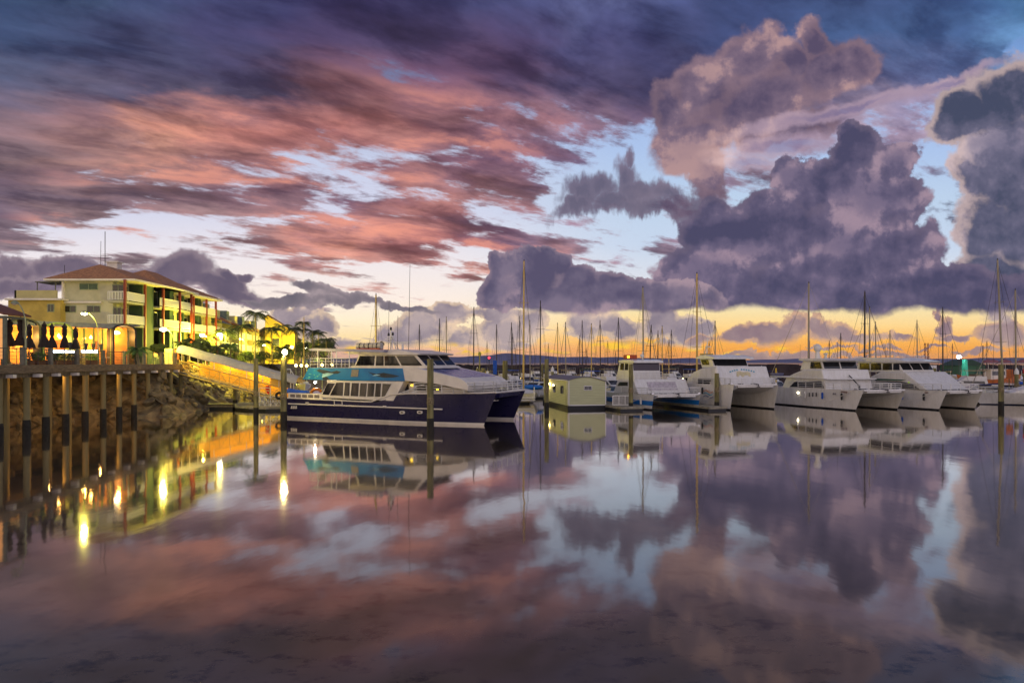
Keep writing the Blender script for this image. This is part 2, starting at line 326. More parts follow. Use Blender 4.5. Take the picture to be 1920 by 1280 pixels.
# ------------------------------------------------------------------ mesh builder
class MB:
    base = None                                        # scale about the camera, set while the apartment blocks are built
    def __init__(s, M=None): s.v = []; s.f = []; s.M = M or MB.base
    def add(s, vs, fs):
        b = len(s.v)
        s.v += [tuple(s.M @ Vector(p)) if s.M else tuple(p) for p in vs]
        s.f += [tuple(b+i for i in f) for f in fs]
        return s
    def box(s, x0, x1, y0, y1, z0, z1):
        return s.add([(x0,y0,z0),(x1,y0,z0),(x1,y1,z0),(x0,y1,z0),(x0,y0,z1),(x1,y0,z1),(x1,y1,z1),(x0,y1,z1)],
              [(0,3,2,1),(4,5,6,7),(0,1,5,4),(1,2,6,5),(2,3,7,6),(3,0,4,7)])
    def cbox(s, c, d):
        return s.box(c[0]-d[0]/2, c[0]+d[0]/2, c[1]-d[1]/2, c[1]+d[1]/2, c[2]-d[2]/2, c[2]+d[2]/2)
    def prism(s, pts, y0, y1, y0b=None, y1b=None):      # (x,z) outline between y0 and y1
        n = len(pts)
        return s.add([(x,y0,z) for x,z in pts]+[(x,y1,z) for x,z in pts],
              [tuple(range(n))[::-1], tuple(range(n,2*n))]+[(i,(i+1)%n,n+(i+1)%n,n+i) for i in range(n)])
    def zprism(s, pts, z0, z1):
        n = len(pts)
        return s.add([(x,y,z0) for x,y in pts]+[(x,y,z1) for x,y in pts],
              [tuple(range(n))[::-1], tuple(range(n,2*n))]+[(i,(i+1)%n,n+(i+1)%n,n+i) for i in range(n)])
    def tube(s, a, b, r0, r1=None, n=8, cap=True):
        a = Vector(a); b = Vector(b); r1 = r0 if r1 is None else r1
        d = (b-a).normalized(); u = d.orthogonal().normalized(); w_ = d.cross(u)
        vs = [tuple(a+(u*math.cos(2*math.pi*i/n)+w_*math.sin(2*math.pi*i/n))*r0) for i in range(n)]
        vs += [tuple(b+(u*math.cos(2*math.pi*i/n)+w_*math.sin(2*math.pi*i/n))*r1) for i in range(n)]
        fs = [(i,(i+1)%n,n+(i+1)%n,n+i) for i in range(n)]
        if cap: fs += [tuple(range(n))[::-1], tuple(range(n,2*n))]
        return s.add(vs, fs)
    def path(s, pts, r, n=6):
        for a, b in zip(pts, pts[1:]): s.tube(a, b, r, r, n)
        return s
    def lathe(s, prof, n=12, c=(0,0,0)):               # [(r,z)...]
        vs = []; fs = []
        for r, z in prof: vs += [(c[0]+r*math.cos(2*math.pi*i/n), c[1]+r*math.sin(2*math.pi*i/n), c[2]+z) for i in range(n)]
        for k in range(len(prof)-1): fs += [(k*n+i,k*n+(i+1)%n,(k+1)*n+(i+1)%n,(k+1)*n+i) for i in range(n)]
        fs += [tuple(range(n))[::-1], tuple(range((len(prof)-1)*n, len(prof)*n))]
        return s.add(vs, fs)
    def ball(s, c, r, n=10, m=6, sq=(1,1,1)):
        p = [(max(.001, r*math.sin(math.pi*k/m)), -r*math.cos(math.pi*k/m)) for k in range(m+1)]
        vs = []; fs = []
        for rr, z in p: vs += [(c[0]+rr*math.cos(2*math.pi*i/n)*sq[0], c[1]+rr*math.sin(2*math.pi*i/n)*sq[1], c[2]+z*sq[2]) for i in range(n)]
        for k in range(m): fs += [(k*n+i,k*n+(i+1)%n,(k+1)*n+(i+1)%n,(k+1)*n+i) for i in range(n)]
        return s.add(vs, fs)
    def loft(s, secs, close=True, caps=True):          # list of equal-length rings
        n = len(secs[0]); vs = [p for q in secs for p in q]; fs = []
        for k in range(len(secs)-1):
            for i in range(n if close else n-1): fs.append((k*n+i, k*n+(i+1)%n, (k+1)*n+(i+1)%n, (k+1)*n+i))
        if caps: fs += [tuple(range(n))[::-1], tuple(range((len(secs)-1)*n, len(secs)*n))]
        return s.add(vs, fs)
    def build(s, name, m, parent=None, smooth=False, bevel=0, loc=None, rz=0):
        me = bpy.data.meshes.new(name); me.from_pydata(s.v, [], s.f)
        bm = bmesh.new(); bm.from_mesh(me); bmesh.ops.recalc_face_normals(bm, faces=bm.faces)
        if bevel:
            bmesh.ops.bevel(bm, geom=[e for e in bm.edges if e.is_manifold and e.calc_face_angle(0) > .6], offset=bevel, segments=2, affect='EDGES', profile=.5, clamp_overlap=True)
        bm.to_mesh(me); bm.free()
        if smooth:
            me.polygons.foreach_set('use_smooth', [True]*len(me.polygons))
            try: me.set_sharp_from_angle(angle=R(35))
            except Exception: pass
        me.materials.append(m)
        o = bpy.data.objects.new(name, me); C.objects.link(o)
        if parent: o.parent = parent
        if loc is not None: o.location = loc
        o.rotation_euler.z = rz
        return o
def tag(o, label=None, cat=None, group=None, kind=None):
    if label: o['label'] = label
    if cat: o['category'] = cat
    if group: o['group'] = group
    if kind: o['kind'] = kind
    return o
def thing(name, label, cat, loc=(0,0,0), rz=0, group=None):
    o = bpy.data.objects.new(name, None); C.objects.link(o); o.empty_display_size = .5
    o.location = loc; o.rotation_euler = (0, 0, rz)
    return tag(o, label, cat, group)
def dup(o, parent=None, loc=None, rz=None, label=None):
    c = o.copy(); C.objects.link(c)
    if parent: c.parent = parent
    if loc is not None: c.location = loc
    if rz is not None: c.rotation_euler.z = rz
    if label: c['label'] = label
    for ch in list(o.children): dup(ch, c)
    return c
def X(px, Y): return (px-960)/1280*Y
def Z(py, Y): return CAMH-(py-679)/1280*Y
def WY(py): return 1280*CAMH/(py-679)
class Side:                                            # a vertical plane in the world, for turning image pixels into positions on it
    def __init__(s, ox, oy, hx, hy):
        l = math.hypot(hx, hy); s.o = (ox, oy); s.h = (hx/l, hy/l); s.l = (-hy/l, hx/l); s.rz = math.atan2(hy, hx)
    def at(s, px, py, off=0.):
        ox = s.o[0]+s.l[0]*off; oy = s.o[1]+s.l[1]*off; k = (px-960)/1280
        t = (k*oy-ox)/(s.h[0]-k*s.h[1]); Y = oy+t*s.h[1]
        return (t, CAMH-(py-679)/1280*Y)
    def poly(s, pts, off=0.): return [s.at(x, y, off) for x, y in pts]
    def w(s, t, off=0., z=0.): return (s.o[0]+s.h[0]*t+s.l[0]*off, s.o[1]+s.h[1]*t+s.l[1]*off, z)
ORD = ['', 'first', 'second', 'third', 'fourth', 'fifth', 'sixth', 'seventh', 'eighth', 'ninth', 'tenth', 'eleventh', 'twelfth', 'thirteenth', 'fourteenth', 'fifteenth', 'sixteenth', 'seventeenth', 'eighteenth', 'nineteenth', 'twentieth']
def point(name, parent, loc, power, col, r=.15):
    d = bpy.data.lights.new(name, 'POINT'); d.energy = power; d.color = col; d.shadow_soft_size = r
    o = bpy.data.objects.new(name, d); C.objects.link(o); o.parent = parent; o.location = loc
    return o
# ------------------------------------------------------------------ water
def water_mat():
    m = bpy.data.materials.new('still_harbour_water'); m.use_nodes = True
    t = NT(m.node_tree); n = m.node_tree; n.nodes.clear()
    g = V(t, t.n('ShaderNodeNewGeometry').outputs['Position'])
    k = t.noise(g, .12, 5, .6); k2 = t.noise(t.vm('MULTIPLY', g, (1, 1.4, 1)), 1.1, 6, .68)
    mud = t.mix(t.step(k2, .34, .5), (.030, .024, .018), (.135, .100, .066))
    mud = t.mix(t.step(k, .35, .65), mud, (.098, .074, .050))
    d = t.n('ShaderNodeBsdfDiffuse'); t.put(d.inputs[0], mud)
    gl = t.n('ShaderNodeBsdfGlossy'); gl.inputs['Color'].default_value = (.98, .94, .90, 1)
    gl.inputs['Roughness'].default_value = .052
    b = t.n('ShaderNodeBump'); b.inputs['Strength'].default_value = .02; b.inputs['Distance'].default_value = .3
    wv = t.noise(t.vm('MULTIPLY', g, (.8, .35, 1)), .8, 3, .5)
    t.put(b.inputs['Height'], wv); n.links.new(b.outputs[0], gl.inputs['Normal'])
    f = t.n('ShaderNodeFresnel'); f.inputs[0].default_value = 2.3
    mx = t.n('ShaderNodeMixShader'); fv = t.m('MULTIPLY', V(t, f.outputs[0])-.15, 2.05, clamp=True); n.links.new(fv.k, mx.inputs[0])
    n.links.new(d.outputs[0], mx.inputs[1]); n.links.new(gl.outputs[0], mx.inputs[2])
    o = t.n('ShaderNodeOutputMaterial'); n.links.new(mx.outputs[0], o.inputs[0])
    return m
ob = MB().add([(-9000, -60, 0), (9000, -60, 0), (9000, 14000, 0), (-9000, 14000, 0)], [(0, 1, 2, 3)]).build('water', water_mat())
tag(ob, kind='structure')
# far hills of the island across the bay
def ridge(name, Y, pts, m, depth=900):
    mb = MB(); top = []
    n = 220; x0 = pts[0][0]; x1 = pts[-1][0]
    def h(px):
        for (a, ya), (b, yb) in zip(pts, pts[1:]):
            if a <= px <= b:
                t = (px-a)/(b-a); t = t*t*(3-2*t); return ya+(yb-ya)*t
        return pts[-1][1]
    F = []; B = []
    for i in range(n+1):
        px = x0+(x1-x0)*i/n; y = h(px)+.7*math.sin(px*.031)+.5*math.sin(px*.083+1)
        F.append((X(px, Y), Y, -2)); B.append((X(px, Y), Y+depth, Z(y, Y+depth)))
    mid = [(f[0], Y+depth*.45, .72*b[2]+(-.3)*0) for f, b in zip(F, B)]
    back = [(b[0], Y+2*depth, -2) for b in B]
    mb.loft([F, mid, B, back], close=False, caps=False)
    return tag(mb.build(name, m, smooth=True), kind='structure')
HILL = mat('haze_blue_hills', (100, 104, 140), 1, spec=0, var=.06, vs=.01)  # blue of the distance haze put into the base colour
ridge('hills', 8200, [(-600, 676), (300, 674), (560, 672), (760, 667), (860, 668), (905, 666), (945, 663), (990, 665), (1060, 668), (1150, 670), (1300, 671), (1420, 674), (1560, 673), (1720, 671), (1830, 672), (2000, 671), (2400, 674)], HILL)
# ------------------------------------------------------------------ land
GRASS = mat('bank_grass', (96, 104, 40), .95, var=.35, vs=.5, bump=.3, col2=(48, 50, 22))
ROCKM = mat('revetment_rock', (150, 132, 92), .95, var=.35, vs=.9, bump=.8, bs=4, col2=(84, 74, 54))
PAVE = mat('esplanade_paving', (150, 138, 110), .85, var=.12, vs=.6)
shore = [(-90, 36), (-66, 46), (-53, 54), (-46.5, 61), (-44.8, 66), (-44, 72), (-41.5, 74.3), (-38.6, 75.3), (-36.8, 76.8), (-37.2, 81), (-38, 87), (-39.2, 93), (-42, 104), (-46, 125), (-53, 150), (-62, 180), (-72, 215), (-78, 260), (-60, 330), (-30, 420)]
def offs(pts, d):
    out = []
    for i, p in enumerate(pts):
        a = pts[max(0, i-1)]; b = pts[min(len(pts)-1, i+1)]
        dx_, dy_ = b[0]-a[0], b[1]-a[1]; l = math.hypot(dx_, dy_)
        out.append((p[0]-dy_/l*d, p[1]+dx_/l*d))
    return out
top = offs(shore, 8.5)
# rocky bank as one rough sheet
mb = MB(); rows = []
fine = []
for a, b in zip(shore, shore[1:]):
    n = max(2, int(math.hypot(b[0]-a[0], b[1]-a[1])/1.1))
    for i in range(n): fine.append((a[0]+(b[0]-a[0])*i/n, a[1]+(b[1]-a[1])*i/n))
fo = offs(fine, 9.0)
NR = 10
for k in range(NR+1):
    t = k/NR
    r_ = []
    for a, b in zip(fine, fo):
        j = .45 if 0 < k < NR else .1
        r_.append((a[0]+(b[0]-a[0])*t+rnd.uniform(-j, j), a[1]+(b[1]-a[1])*t+rnd.uniform(-j, j), -1.0+6.75*t+(rnd.uniform(-.35, .35) if k < NR else 0)))
    rows.append(r_)
mb.loft(rows, close=False, caps=False)
tag(mb.build('shore_bank', ROCKM), kind='structure')
gp = [(p[0], p[1]) for p in fo] + [(-30, 700), (-900, 700), (-900, 20), (-120, 20)]
mb = MB(); n = len(gp); mb.add([(x, y, 5.70) for x, y in gp], [tuple(range(n))])
tag(mb.build('ground', GRASS), kind='structure')
pv = [(-54, 70), (-52.5, 76), (-48, 84), (-48.5, 92), (-51, 106), (-56, 126), (-63, 152), (-72, 182), (-80, 212), (-92, 240), (-104, 240), (-90, 205), (-80, 175), (-70, 145), (-62, 118), (-58, 100), (-58, 70)]
mb = MB(); mb.add([(x, y, 5.735) for x, y in pv], [tuple(range(len(pv)))])
tag(mb.build('esplanade_path', PAVE), kind='structure')
# armour rocks lying on the bank
def rock_mesh(seed):
    r = random.Random(seed); bm = bmesh.new(); bmesh.ops.create_icosphere(bm, subdivisions=2, radius=1)
    ax = [Vector((r.uniform(-1, 1), r.uniform(-1, 1), r.uniform(-1, 1))).normalized() for _ in range(9)]
    ds = [r.uniform(.45, .8) for _ in ax]
    for v in bm.verts:
        for a, d in zip(ax, ds):
            q = v.co.dot(a)
            if q > d: v.co -= a*(q-d)
        v.co *= r.uniform(.95, 1.05)
    me = bpy.data.meshes.new('rock'); bm.to_mesh(me); bm.free(); me.materials.append(ROCKM)
    return me
RM = [rock_mesh(i) for i in range(6)]
bm = bmesh.new()
rr = random.Random(5)
for i in range(900):
    k = rr.random(); idx = int(rr.random()*(len(fine)*.55))
    a = fine[idx]; b = fo[idx]; t = rr.random()*.95
    s = rr.uniform(.28, .85)
    M = Matrix.Translation((a[0]+(b[0]-a[0])*t+rr.uniform(-.5, .5), a[1]+(b[1]-a[1])*t+rr.uniform(-.5, .5), -1.0+6.7*t+.15)) @ Matrix.Rotation(rr.uniform(0, 6.28), 4, Vector((rr.random(), rr.random(), rr.random()+.1)).normalized()) @ Matrix.Diagonal((s*1.3, s, s*.8, 1))
    nb = len(bm.verts); bm.from_mesh(RM[i % 6]); bm.verts.ensure_lookup_table()
    for v in bm.verts[nb:]: v.co = M @ v.co
me = bpy.data.meshes.new('armour_rocks'); bm.to_mesh(me); bm.free(); me.materials.append(ROCKM)
ob = bpy.data.objects.new('armour_rocks', me); C.objects.link(ob)
tag(ob, 'brown armour rocks heaped on the bank below the boardwalk', 'rocks', kind='stuff')
# breakwater far out, a long low wall of dark stone
BWM = mat('breakwater_stone', (60, 52, 56), .95, spec=.1, var=.3, vs=.2, bump=.5, bs=2)
def wallrun(name, pts, zt, w_, m, j=.5):
    mb = MB(); secs = []
    for a, b in zip(pts, pts[1:]):
        n = max(2, int(math.hypot(b[0]-a[0], b[1]-a[1])/3))
        for i in range(n+1):
            x = a[0]+(b[0]-a[0])*i/n; y = a[1]+(b[1]-a[1])*i/n; z = zt+rnd.uniform(-j, j)
            secs.append([(x, y-w_, -1), (x, y-w_*.3, z), (x, y+w_*.3, z+rnd.uniform(-j, j)*.5), (x, y+w_, -1)])
    mb.loft(secs)
    return mb.build(name, m)
ob = wallrun('breakwater', [(X(560, 520), 520), (X(1000, 470), 470), (X(1400, 430), 430), (X(2300, 420), 420)], 4.4, 5, BWM, .35)
tag(ob, 'long low dark stone breakwater closing the marina from the bay', 'breakwater')
ob = wallrun('sheltering_groyne', [(X(1402, 190), 190), (X(1440, 190), 190), (X(1496, 186), 186)], 5.6, 3, BWM, .15)
tag(ob, 'short tall dark stone groyne behind the white motor catamarans', 'groyne')
# ------------------------------------------------------------------ pilings
def piling(px, top_y, Y, r=.24, cap=None, label='', lamp=False, base=-2.0, m=None, group='mooring pilings standing in the marina', band=True):
    x = X(px, Y); zt = Z(top_y, Y)
    t = thing('mooring_piling', label, 'piling', (x, Y, 0), rnd.uniform(0, 6), group)
    MB().lathe([(r*1.06, 1.0), (r*1.02, 2.3), (r, zt-.03), (r*.9, zt)], 12).build('pole', m or PILE, t, True)
    MB().lathe([(r*1.12, base), (r*1.12, .35), (r*1.09, 1.0)], 12).build('weed_band', WEED, t, True)
    if band: MB().lathe([(r*1.13, 2.25), (r*1.16, 2.4), (r*1.1, 2.75), (r*1.02, 2.9)], 12).build('barnacle_ring', BARN, t, True)
    if cap:
        MB().lathe([(r*1.15, zt-.45), (r*1.15, zt+.02), (.02, zt+.6)], 12).build('pointed_cap', cap, t, True)
    return t
LBL = [(480, 672, 77, .26, None, 'tall timber piling in front of the gangway with a weedy foot'),
       (532, 672, 71, .30, None, 'tall timber piling carrying a round lamp beside the ferry stern'),
       (807, 673, 62.4, .29, None, 'tall timber piling standing in front of the navy ferry hull'),
       (1025, 673, 86.8, .27, None, 'tall timber piling between the ferry bow and the floating shed'),
       (1877, 683, 89, .31, None, 'dark weedy piling in front of the low white yacht with navy cabin')]
PL = {}
for a in LBL: PL[a[0]] = piling(a[0], a[1], a[2], a[3], a[4], a[5])
PL[441] = piling(441, 684, 93, .28, WHITE, 'white capped timber piling rising through the floating gangway dock')
PL[1183] = piling(1183, 682, 86.5, .27, None, 'timber piling at the finger dock beside the blue striped catamaran')
PL[1344] = piling(1344, 693, 88, .28, WHITE, 'white capped piling in front of the catamaran with the cream badge')
PL[1428] = piling(1428, 692, 108, .22, WHITE, 'thin white capped piling behind the bow rail of the cream badge catamaran')
PL[1455] = piling(1455, 690, 120, .13, None, 'slim yellow post behind the white catamarans', m=YELP, band=False)
PL[1681] = piling(1681, 694, 108, .30, WHITE, 'domed white capped piling among the long white catamarans')
for px, ty, Y, r, cap, lab in [(896, 690, 108, .26, None, 'green grey piling beside the yellow barge'), (907, 690, 100, .26, None, 'green grey piling just right of the yellow barge'),
     (947, 676, 112, .42, None, 'thick green grey piling behind the ferry bow rail'), (1017, 682, 130, .2, None, 'slender piling behind the first tall pole of the shed'),
     (1036, 686, 125, .25, WHITE, 'white capped piling behind the floating shed'), (1752, 690, 128, .33, None, 'stubby dark piling above the far white catamaran'),
     (1738, 692, 128, .2, WHITE, 'slim piling with pale cap above the far white catamaran'), (1906, 690, 105, .27, WHITE, 'white capped piling behind the low white yacht'),
     (895, 688, 118, .22, WHITE, 'pale capped piling seen through the yellow barge pilings'), (1922, 688, 100, .25, REDP, 'red capped piling at the edge of the low white yacht')]:
    PL[px] = piling(px, ty+(6 if cap else 0), Y, r, cap, lab, m=None)

# ------------------------------------------------------------------ the air over the bay
hm = bpy.data.materials.new('bay_haze'); hm.use_nodes = True; hn = hm.node_tree; hn.nodes.clear()
pvn = hn.nodes.new('ShaderNodeVolumePrincipled'); pvn.inputs['Color'].default_value = (.86, .86, .95, 1); pvn.inputs['Density'].default_value = 2.6e-5; pvn.inputs['Anisotropy'].default_value = .2
ho = hn.nodes.new('ShaderNodeOutputMaterial'); hn.links.new(pvn.outputs[0], ho.inputs['Volume'])
ob = MB().box(-9100, 9100, -70, 14100, -3.2, 170).build('haze', hm); tag(ob, kind='stuff')
# ------------------------------------------------------------------ boats: shared builders
def interp(L, x):
    if x <= L[0][0]: return L[0][1]
    for (a, ya), (b, yb) in zip(L, L[1:]):
        if x <= b: return ya+(yb-ya)*(x-a)/(b-a)
    return L[-1][1]
def hull_half(mb, yc, hw, L, deck, rake, levels, full=.52, flare=.0, p=2.1, N=26, tr=.0):
    """levels: list of (kind, width fraction); kind is a height or ('d', fraction of deck height)."""
    secs = []
    for i in range(N+1):
        t = i/N; t = 1-(1-t)**1.25
        g = 1 if t < full else max(0.012, 1-((t-full)/(1-full))**p)
        zd = deck(-L+L*t); L_ = []; R_ = []
        for k, wf in levels:
            z = k if not isinstance(k, tuple) else zd*k[1]
            zz = z/max(zd, .1)
            x = -L+(L+rake*zz)*t + (tr*(1-zz)*(1-t) if tr else 0)
            gg = g*(1 if zz > .95 else g**(.35*(1-zz)))
            L_.append((x, yc-hw/2*wf*gg, z)); R_.append((x, yc+hw/2*wf*gg, z))
        secs.append(L_[::-1]+R_)
    mb.loft(secs)
def bridge(mb, y0, y1, L, deck, rake, zu, rise, back=5., lip=.35, ny=9):
    secs = []
    for j in range(ny):
        u = j/(ny-1); y = y0+(y1-y0)*u; s = math.sin(math.pi*u)
        zf = deck(0)
        zt = lambda x: deck(x)-.02
        secs.append([(-L+.2, y, zu+rise*s), (-L+.2, y, zt(-L)), (-L*.5, y, zt(-L*.5)), (-2, y, zt(-2)), (rake*.93, y, zf-.02), (rake*.90, y, zf-lip),
                     (-.8-back*.2*s, y, zf-lip-.25-(zf-lip-zu-rise)*.35*(1-s)), (-back*.6, y, zu+rise*s+.25), (-back, y, zu+rise*s)])
    mb.loft(secs)
def front_panel(mb, a, b, y0, y1, th=.03, out=.03):     # a thin sheet laid on a sloping face seen in side view
    dx_, dz_ = b[0]-a[0], b[1]-a[1]; l = math.hypot(dx_, dz_); n = (-dz_/l, dx_/l)
    if n[0]+n[1]*.5 < 0: n = (-n[0], -n[1])
    q = [(a[0]+n[0]*out, a[1]+n[1]*out), (b[0]+n[0]*out, b[1]+n[1]*out), (b[0]-n[0]*.05, b[1]-n[1]*.05), (a[0]-n[0]*.05, a[1]-n[1]*.05)]
    mb.prism(q, y0, y1)
def rail(parent, pts, h, m=RAILW, r=.036, mids=1, posts=None, name='guard_rail', lean=0):
    mb = MB()
    P = [Vector(p) for p in pts]; U = [p+Vector((0, 0, h)) for p in P]
    mb.path(U, r)
    for k in range(1, mids+1): mb.path([p+Vector((0, 0, h*k/(mids+1))) for p in P], r*.7, 5)
    for a, b in zip(P, P[1:]):
        n = max(1, round((b-a).length/(posts or 1.4)))
        for i in range(n+1):
            q = a+(b-a)*i/n; mb.tube(q, q+Vector((0, 0, h)), r)
    return mb.build(name, m, parent)
def antenna_set(parent, items, m=RAILW):
    for (x, y, z, h, r) in items:
        MB().tube((x, y, z), (x+h*.02, y, z+h), r, r*.6, 6).build('whip_antenna', m, parent)
# ------------------------------------------------------------------ the navy ferry
S = Side(X(907, WY(797.5)), WY(797.5), X(907, WY(797.5))-X(540, WY(782)), WY(797.5)-WY(782))
FB = 7.0; HO = -1.1; FL = 24.3
fe = thing('whale_watching_ferry', 'large navy hulled catamaran ferry with teal whale mural band moored at the gangway', 'ferry', (*S.o, 0), S.rz)
f_deck = lambda x: interp([(-24.4, 2.2), (-13.3, 2.02), (-12.3, 2.02), (-9.9, 2.80), (-8, 2.95), (0, 3.1), (1.3, 3.2)], x)
hu = MB()
for yc in (0, FB): hull_half(hu, yc, 2.2, FL, f_deck, 1.35, [(.22, .86), (.9, .95), (('d', .72), 1.0), (('d', 1.0), 1.0)], full=.55)
bridge(hu, 1.0, FB-1.0, FL, f_deck, 1.35, 1.6, .35, back=6, lip=.4)
hu.build('hull', NAVY, fe, True)
bo = MB()
for yc in (0, FB): hull_half(bo, yc, 2.24, FL, f_deck, 1.35, [(-.5, .5), (.05, .84), (.235, .875)], full=.55)
bo.build('boot_stripe', CREAM, fe, True)
mb = MB(); g = [-24.3, -20, -16, -13.2]
mb.path([(x, HO-.03, f_deck(x)+.03) for x in g]+[(-12.3, HO-.03, 2.06), (-9.9, HO-.03, 2.84), (-8, HO-.03, 2.98), (-6.5, HO-.0, 3.0), (-5.2, HO+.05, 3.03)], .07, 6)
pts = []
for i in range(15):
    t = .74+.26*i/14; gg = max(.012, 1-((t-.55)/.45)**2.1); x = -FL+(FL+1.35)*t
    pts.append((x, -1.1*gg-.02, f_deck(x-1.3*0)+.04))
mb.path(pts, .075, 6)
mb.tube((1.28, 0, 3.2), (1.28, FB/2, 3.2), .09)
mb.build('gunwale', CREAM, fe)
mb = MB().path([(p[0], FB-p[1], p[2]) for p in pts], .075, 6).tube((1.28, FB/2, 3.2), (1.28, FB, 3.2), .09); mb.build('gunwale', CREAM, fe)
# rub rail with a boarding step, portholes, hull mark
mb = MB(); a = S.at(541, 756.5, HO); b = S.at(830, 767, HO)
mb.tube((a[0], HO-.05, a[1]), (b[0], HO-.05, b[1]), .075, .075, 6)
mb.build('rub_rail', CREAM, fe)
mb = MB()
for px in (628, 642.5):
    a = S.at(px, 750, HO); b = S.at(px+.3, 759.5, HO); mb.tube((a[0], HO-.1, a[1]), (b[0], HO-.1, b[1]), .045)
a = S.at(628, 758.5, HO); b = S.at(643, 759.5, HO); mb.prism([(a[0], a[1]-.04), (b[0], a[1]-.04), (b[0], a[1]+.05), (a[0], a[1]+.05)], HO-.18, HO)
mb.build('boarding_step', CREAM, fe)
for px, py in ((754, 773), (787, 772.5)):
    a = S.at(px, py, HO); ring = MB(); pr = []
    for i in range(16):
        an = i/16*2*math.pi; pr.append((a[0]+.30*math.copysign(abs(math.cos(an))**.6, math.cos(an)), a[1]+.15*math.copysign(abs(math.sin(an))**.6, math.sin(an))))
    o = ring.prism(pr, HO-.035, HO+.1).build('porthole', CREAM, fe)
    MB().prism([(a[0]+(x-a[0])*.55, a[1]+(z-a[1])*.5) for x, z in pr], HO-.05, HO).build('pane', GLASS, o)
for px, py in ((577, 755.5), (722, 762.3)):
    a = S.at(px, py, HO); MB().cbox((a[0], HO-.08, a[1]+.05), (.34, .16, .12)).build('fairlead', CREAM, fe)
mb = MB()
for k in range(3):
    a = S.at(546.5+k*4, 763, HO); x, z = a
    mb.prism([(x-.08, z-.17), (x+.10, z-.17), (x+.16, z+.15), (x-.02, z+.15)], HO-.02, HO+.02)
a = S.at(545, 764.6, HO); b = S.at(557, 764.8, HO); mb.prism([(a[0], a[1]-.03), (b[0], b[1]-.03), (b[0], b[1]+.04), (a[0], a[1]+.04)], HO-.024, HO+.02)
mb.build('hull_mark', CREAM, fe)
# stern bulwark with five framed name panels
zz = S.at(570, 745.5, HO)[1]
q0 = S.at(540.5, 737.5, HO); q1 = S.at(600, 741.5, HO)
mb = MB().prism([(q0[0], 2.2), (q1[0]+.4, 2.12), (q1[0]+.2, 2.75), (q0[0], 2.80)], HO-.0, HO+.08)
mb.build('stern_bulwark', CREAM, fe)
NAMEP = mat('name_panel_ink', (58, 50, 62), .6, var=.3, vs=14, col2=(150, 138, 130))
for k in range(5):
    xa = q0[0]+.28+k*.70*(q1[0]-q0[0]-.2)/3.5*1.0; xb = xa+(q1[0]-q0[0]-.2)/5*.78
    MB().prism([(xa, 2.32), (xb, 2.31), (xb, 2.62), (xa, 2.63)], HO-.02, HO).build('name_panel', NAMEP, fe)
# main cabin
def sp(pts, off=HO): return S.poly(pts, off)
cab = sp([(600, 745), (616, 713.5), (757.5, 714.5), (738, 752), (722, 751.5)])
MB().prism(cab, HO, FB+1.1).build('main_cabin', CREAM, fe, bevel=.05)
WIN = [[(604.5, 739), (614.5, 718), (628, 718.5), (616.5, 740)], [(619, 740.5), (631, 716.8), (644, 717), (642.5, 741.5)], [(645, 741.5), (647, 717), (656, 717.2), (655, 742)], [(657.5, 742), (660, 717.5), (673, 718), (671.5, 742.5)],
       [(674, 742.5), (676, 718), (688, 718.2), (686, 743)], [(688.5, 743), (690.5, 718.3), (702.5, 718.5), (700.5, 743)], [(703, 743), (705, 718.6), (714.5, 718.8), (713, 743.5)], [(715.5, 743.5), (717.5, 719), (734, 719.5), (721, 743.5)]]
for wq in WIN: MB().prism(sp(wq), HO-.025, HO+.1).build('window', GLASSB, fe)
fw = sp([(738, 750), (757, 716), (878, 731), (884, 737)], 0.0)
MB().prism([(fw[0][0]-.5, 2.0), (fw[1][0], fw[1][1]), (fw[2][0]-.2, fw[2][1]+.1), (fw[3][0]-.2, 3.0), (fw[3][0]-.2, 2.0)], -.1, FB+.1).build('fore_cabin', CREAM, fe, bevel=.04)
for xa, xb in ((-9.6, -8.4), (-7.9, -6.4), (-5.9, -4.6)):
    MB().prism([(xa, 3.25), (xb, 3.22), (xb-.05, 3.9), (xa+.05, 4.1)], -.13, 0).build('window', GLASSB, fe)
# upper body: teal mural band, sloping foredeck roof
top = sp([(568.5, 711), (580, 689), (756, 690), (781, 690), (861, 708.5), (872, 715), (878, 723), (877, 732), (816, 719), (762, 714.2)])
MB().prism(top, HO-.02, FB+1.12).build('upper_deck', CREAM, fe, bevel=.04)
band = sp([(568, 711.3), (579.5, 689.2), (755.5, 690.4), (759.5, 714.2)])
tb = MB().prism(band, HO-.05, HO-.01).build('mural_band', TEAL, fe)
MB().prism([(x, z) for x, z in S.poly([(568, 711.3), (579.5, 689.2), (755.5, 690.4), (759.5, 714.2)], HO)], FB+1.13, FB+1.17).build('mural_band', TEAL, fe)
WHD = mat('mural_dark_whale', (22, 44, 60), .5, var=.2, vs=2); WHL = mat('mural_pale_flank', (150, 200, 210), .5, var=.15, vs=2); SUNF = mat('mural_light_flecks', (120, 190, 140), .5, var=.3, vs=3)
def shp(pts, m, name, d=.06): MB().prism(sp(pts), HO-d, HO-.03).build(name, m, tb)
shp([(594, 693.5), (600, 691.5), (612, 694), (622, 697), (632, 694.5), (640, 697), (634, 700.5), (622, 701), (610, 701.5), (603, 699), (597, 696.5)], WHD, 'whale_figure')
shp([(606, 700.5), (616, 698.6), (626, 700), (620, 703.5), (612, 705.5), (604, 708)], WHL, 'whale_fin', .065)
shp([(604, 703), (613, 706), (620, 712), (606, 711.5)], WHD, 'whale_fin', .058)
shp([(690, 696.5), (698, 699), (706, 700.5), (720, 698.5), (736, 701.5), (750, 705), (738, 707.5), (722, 708), (710, 706), (700, 703)], WHD, 'whale_figure')
shp([(698, 704.5), (706, 701.2), (714, 703), (705, 704.5)], WHL, 'whale_fin', .065)
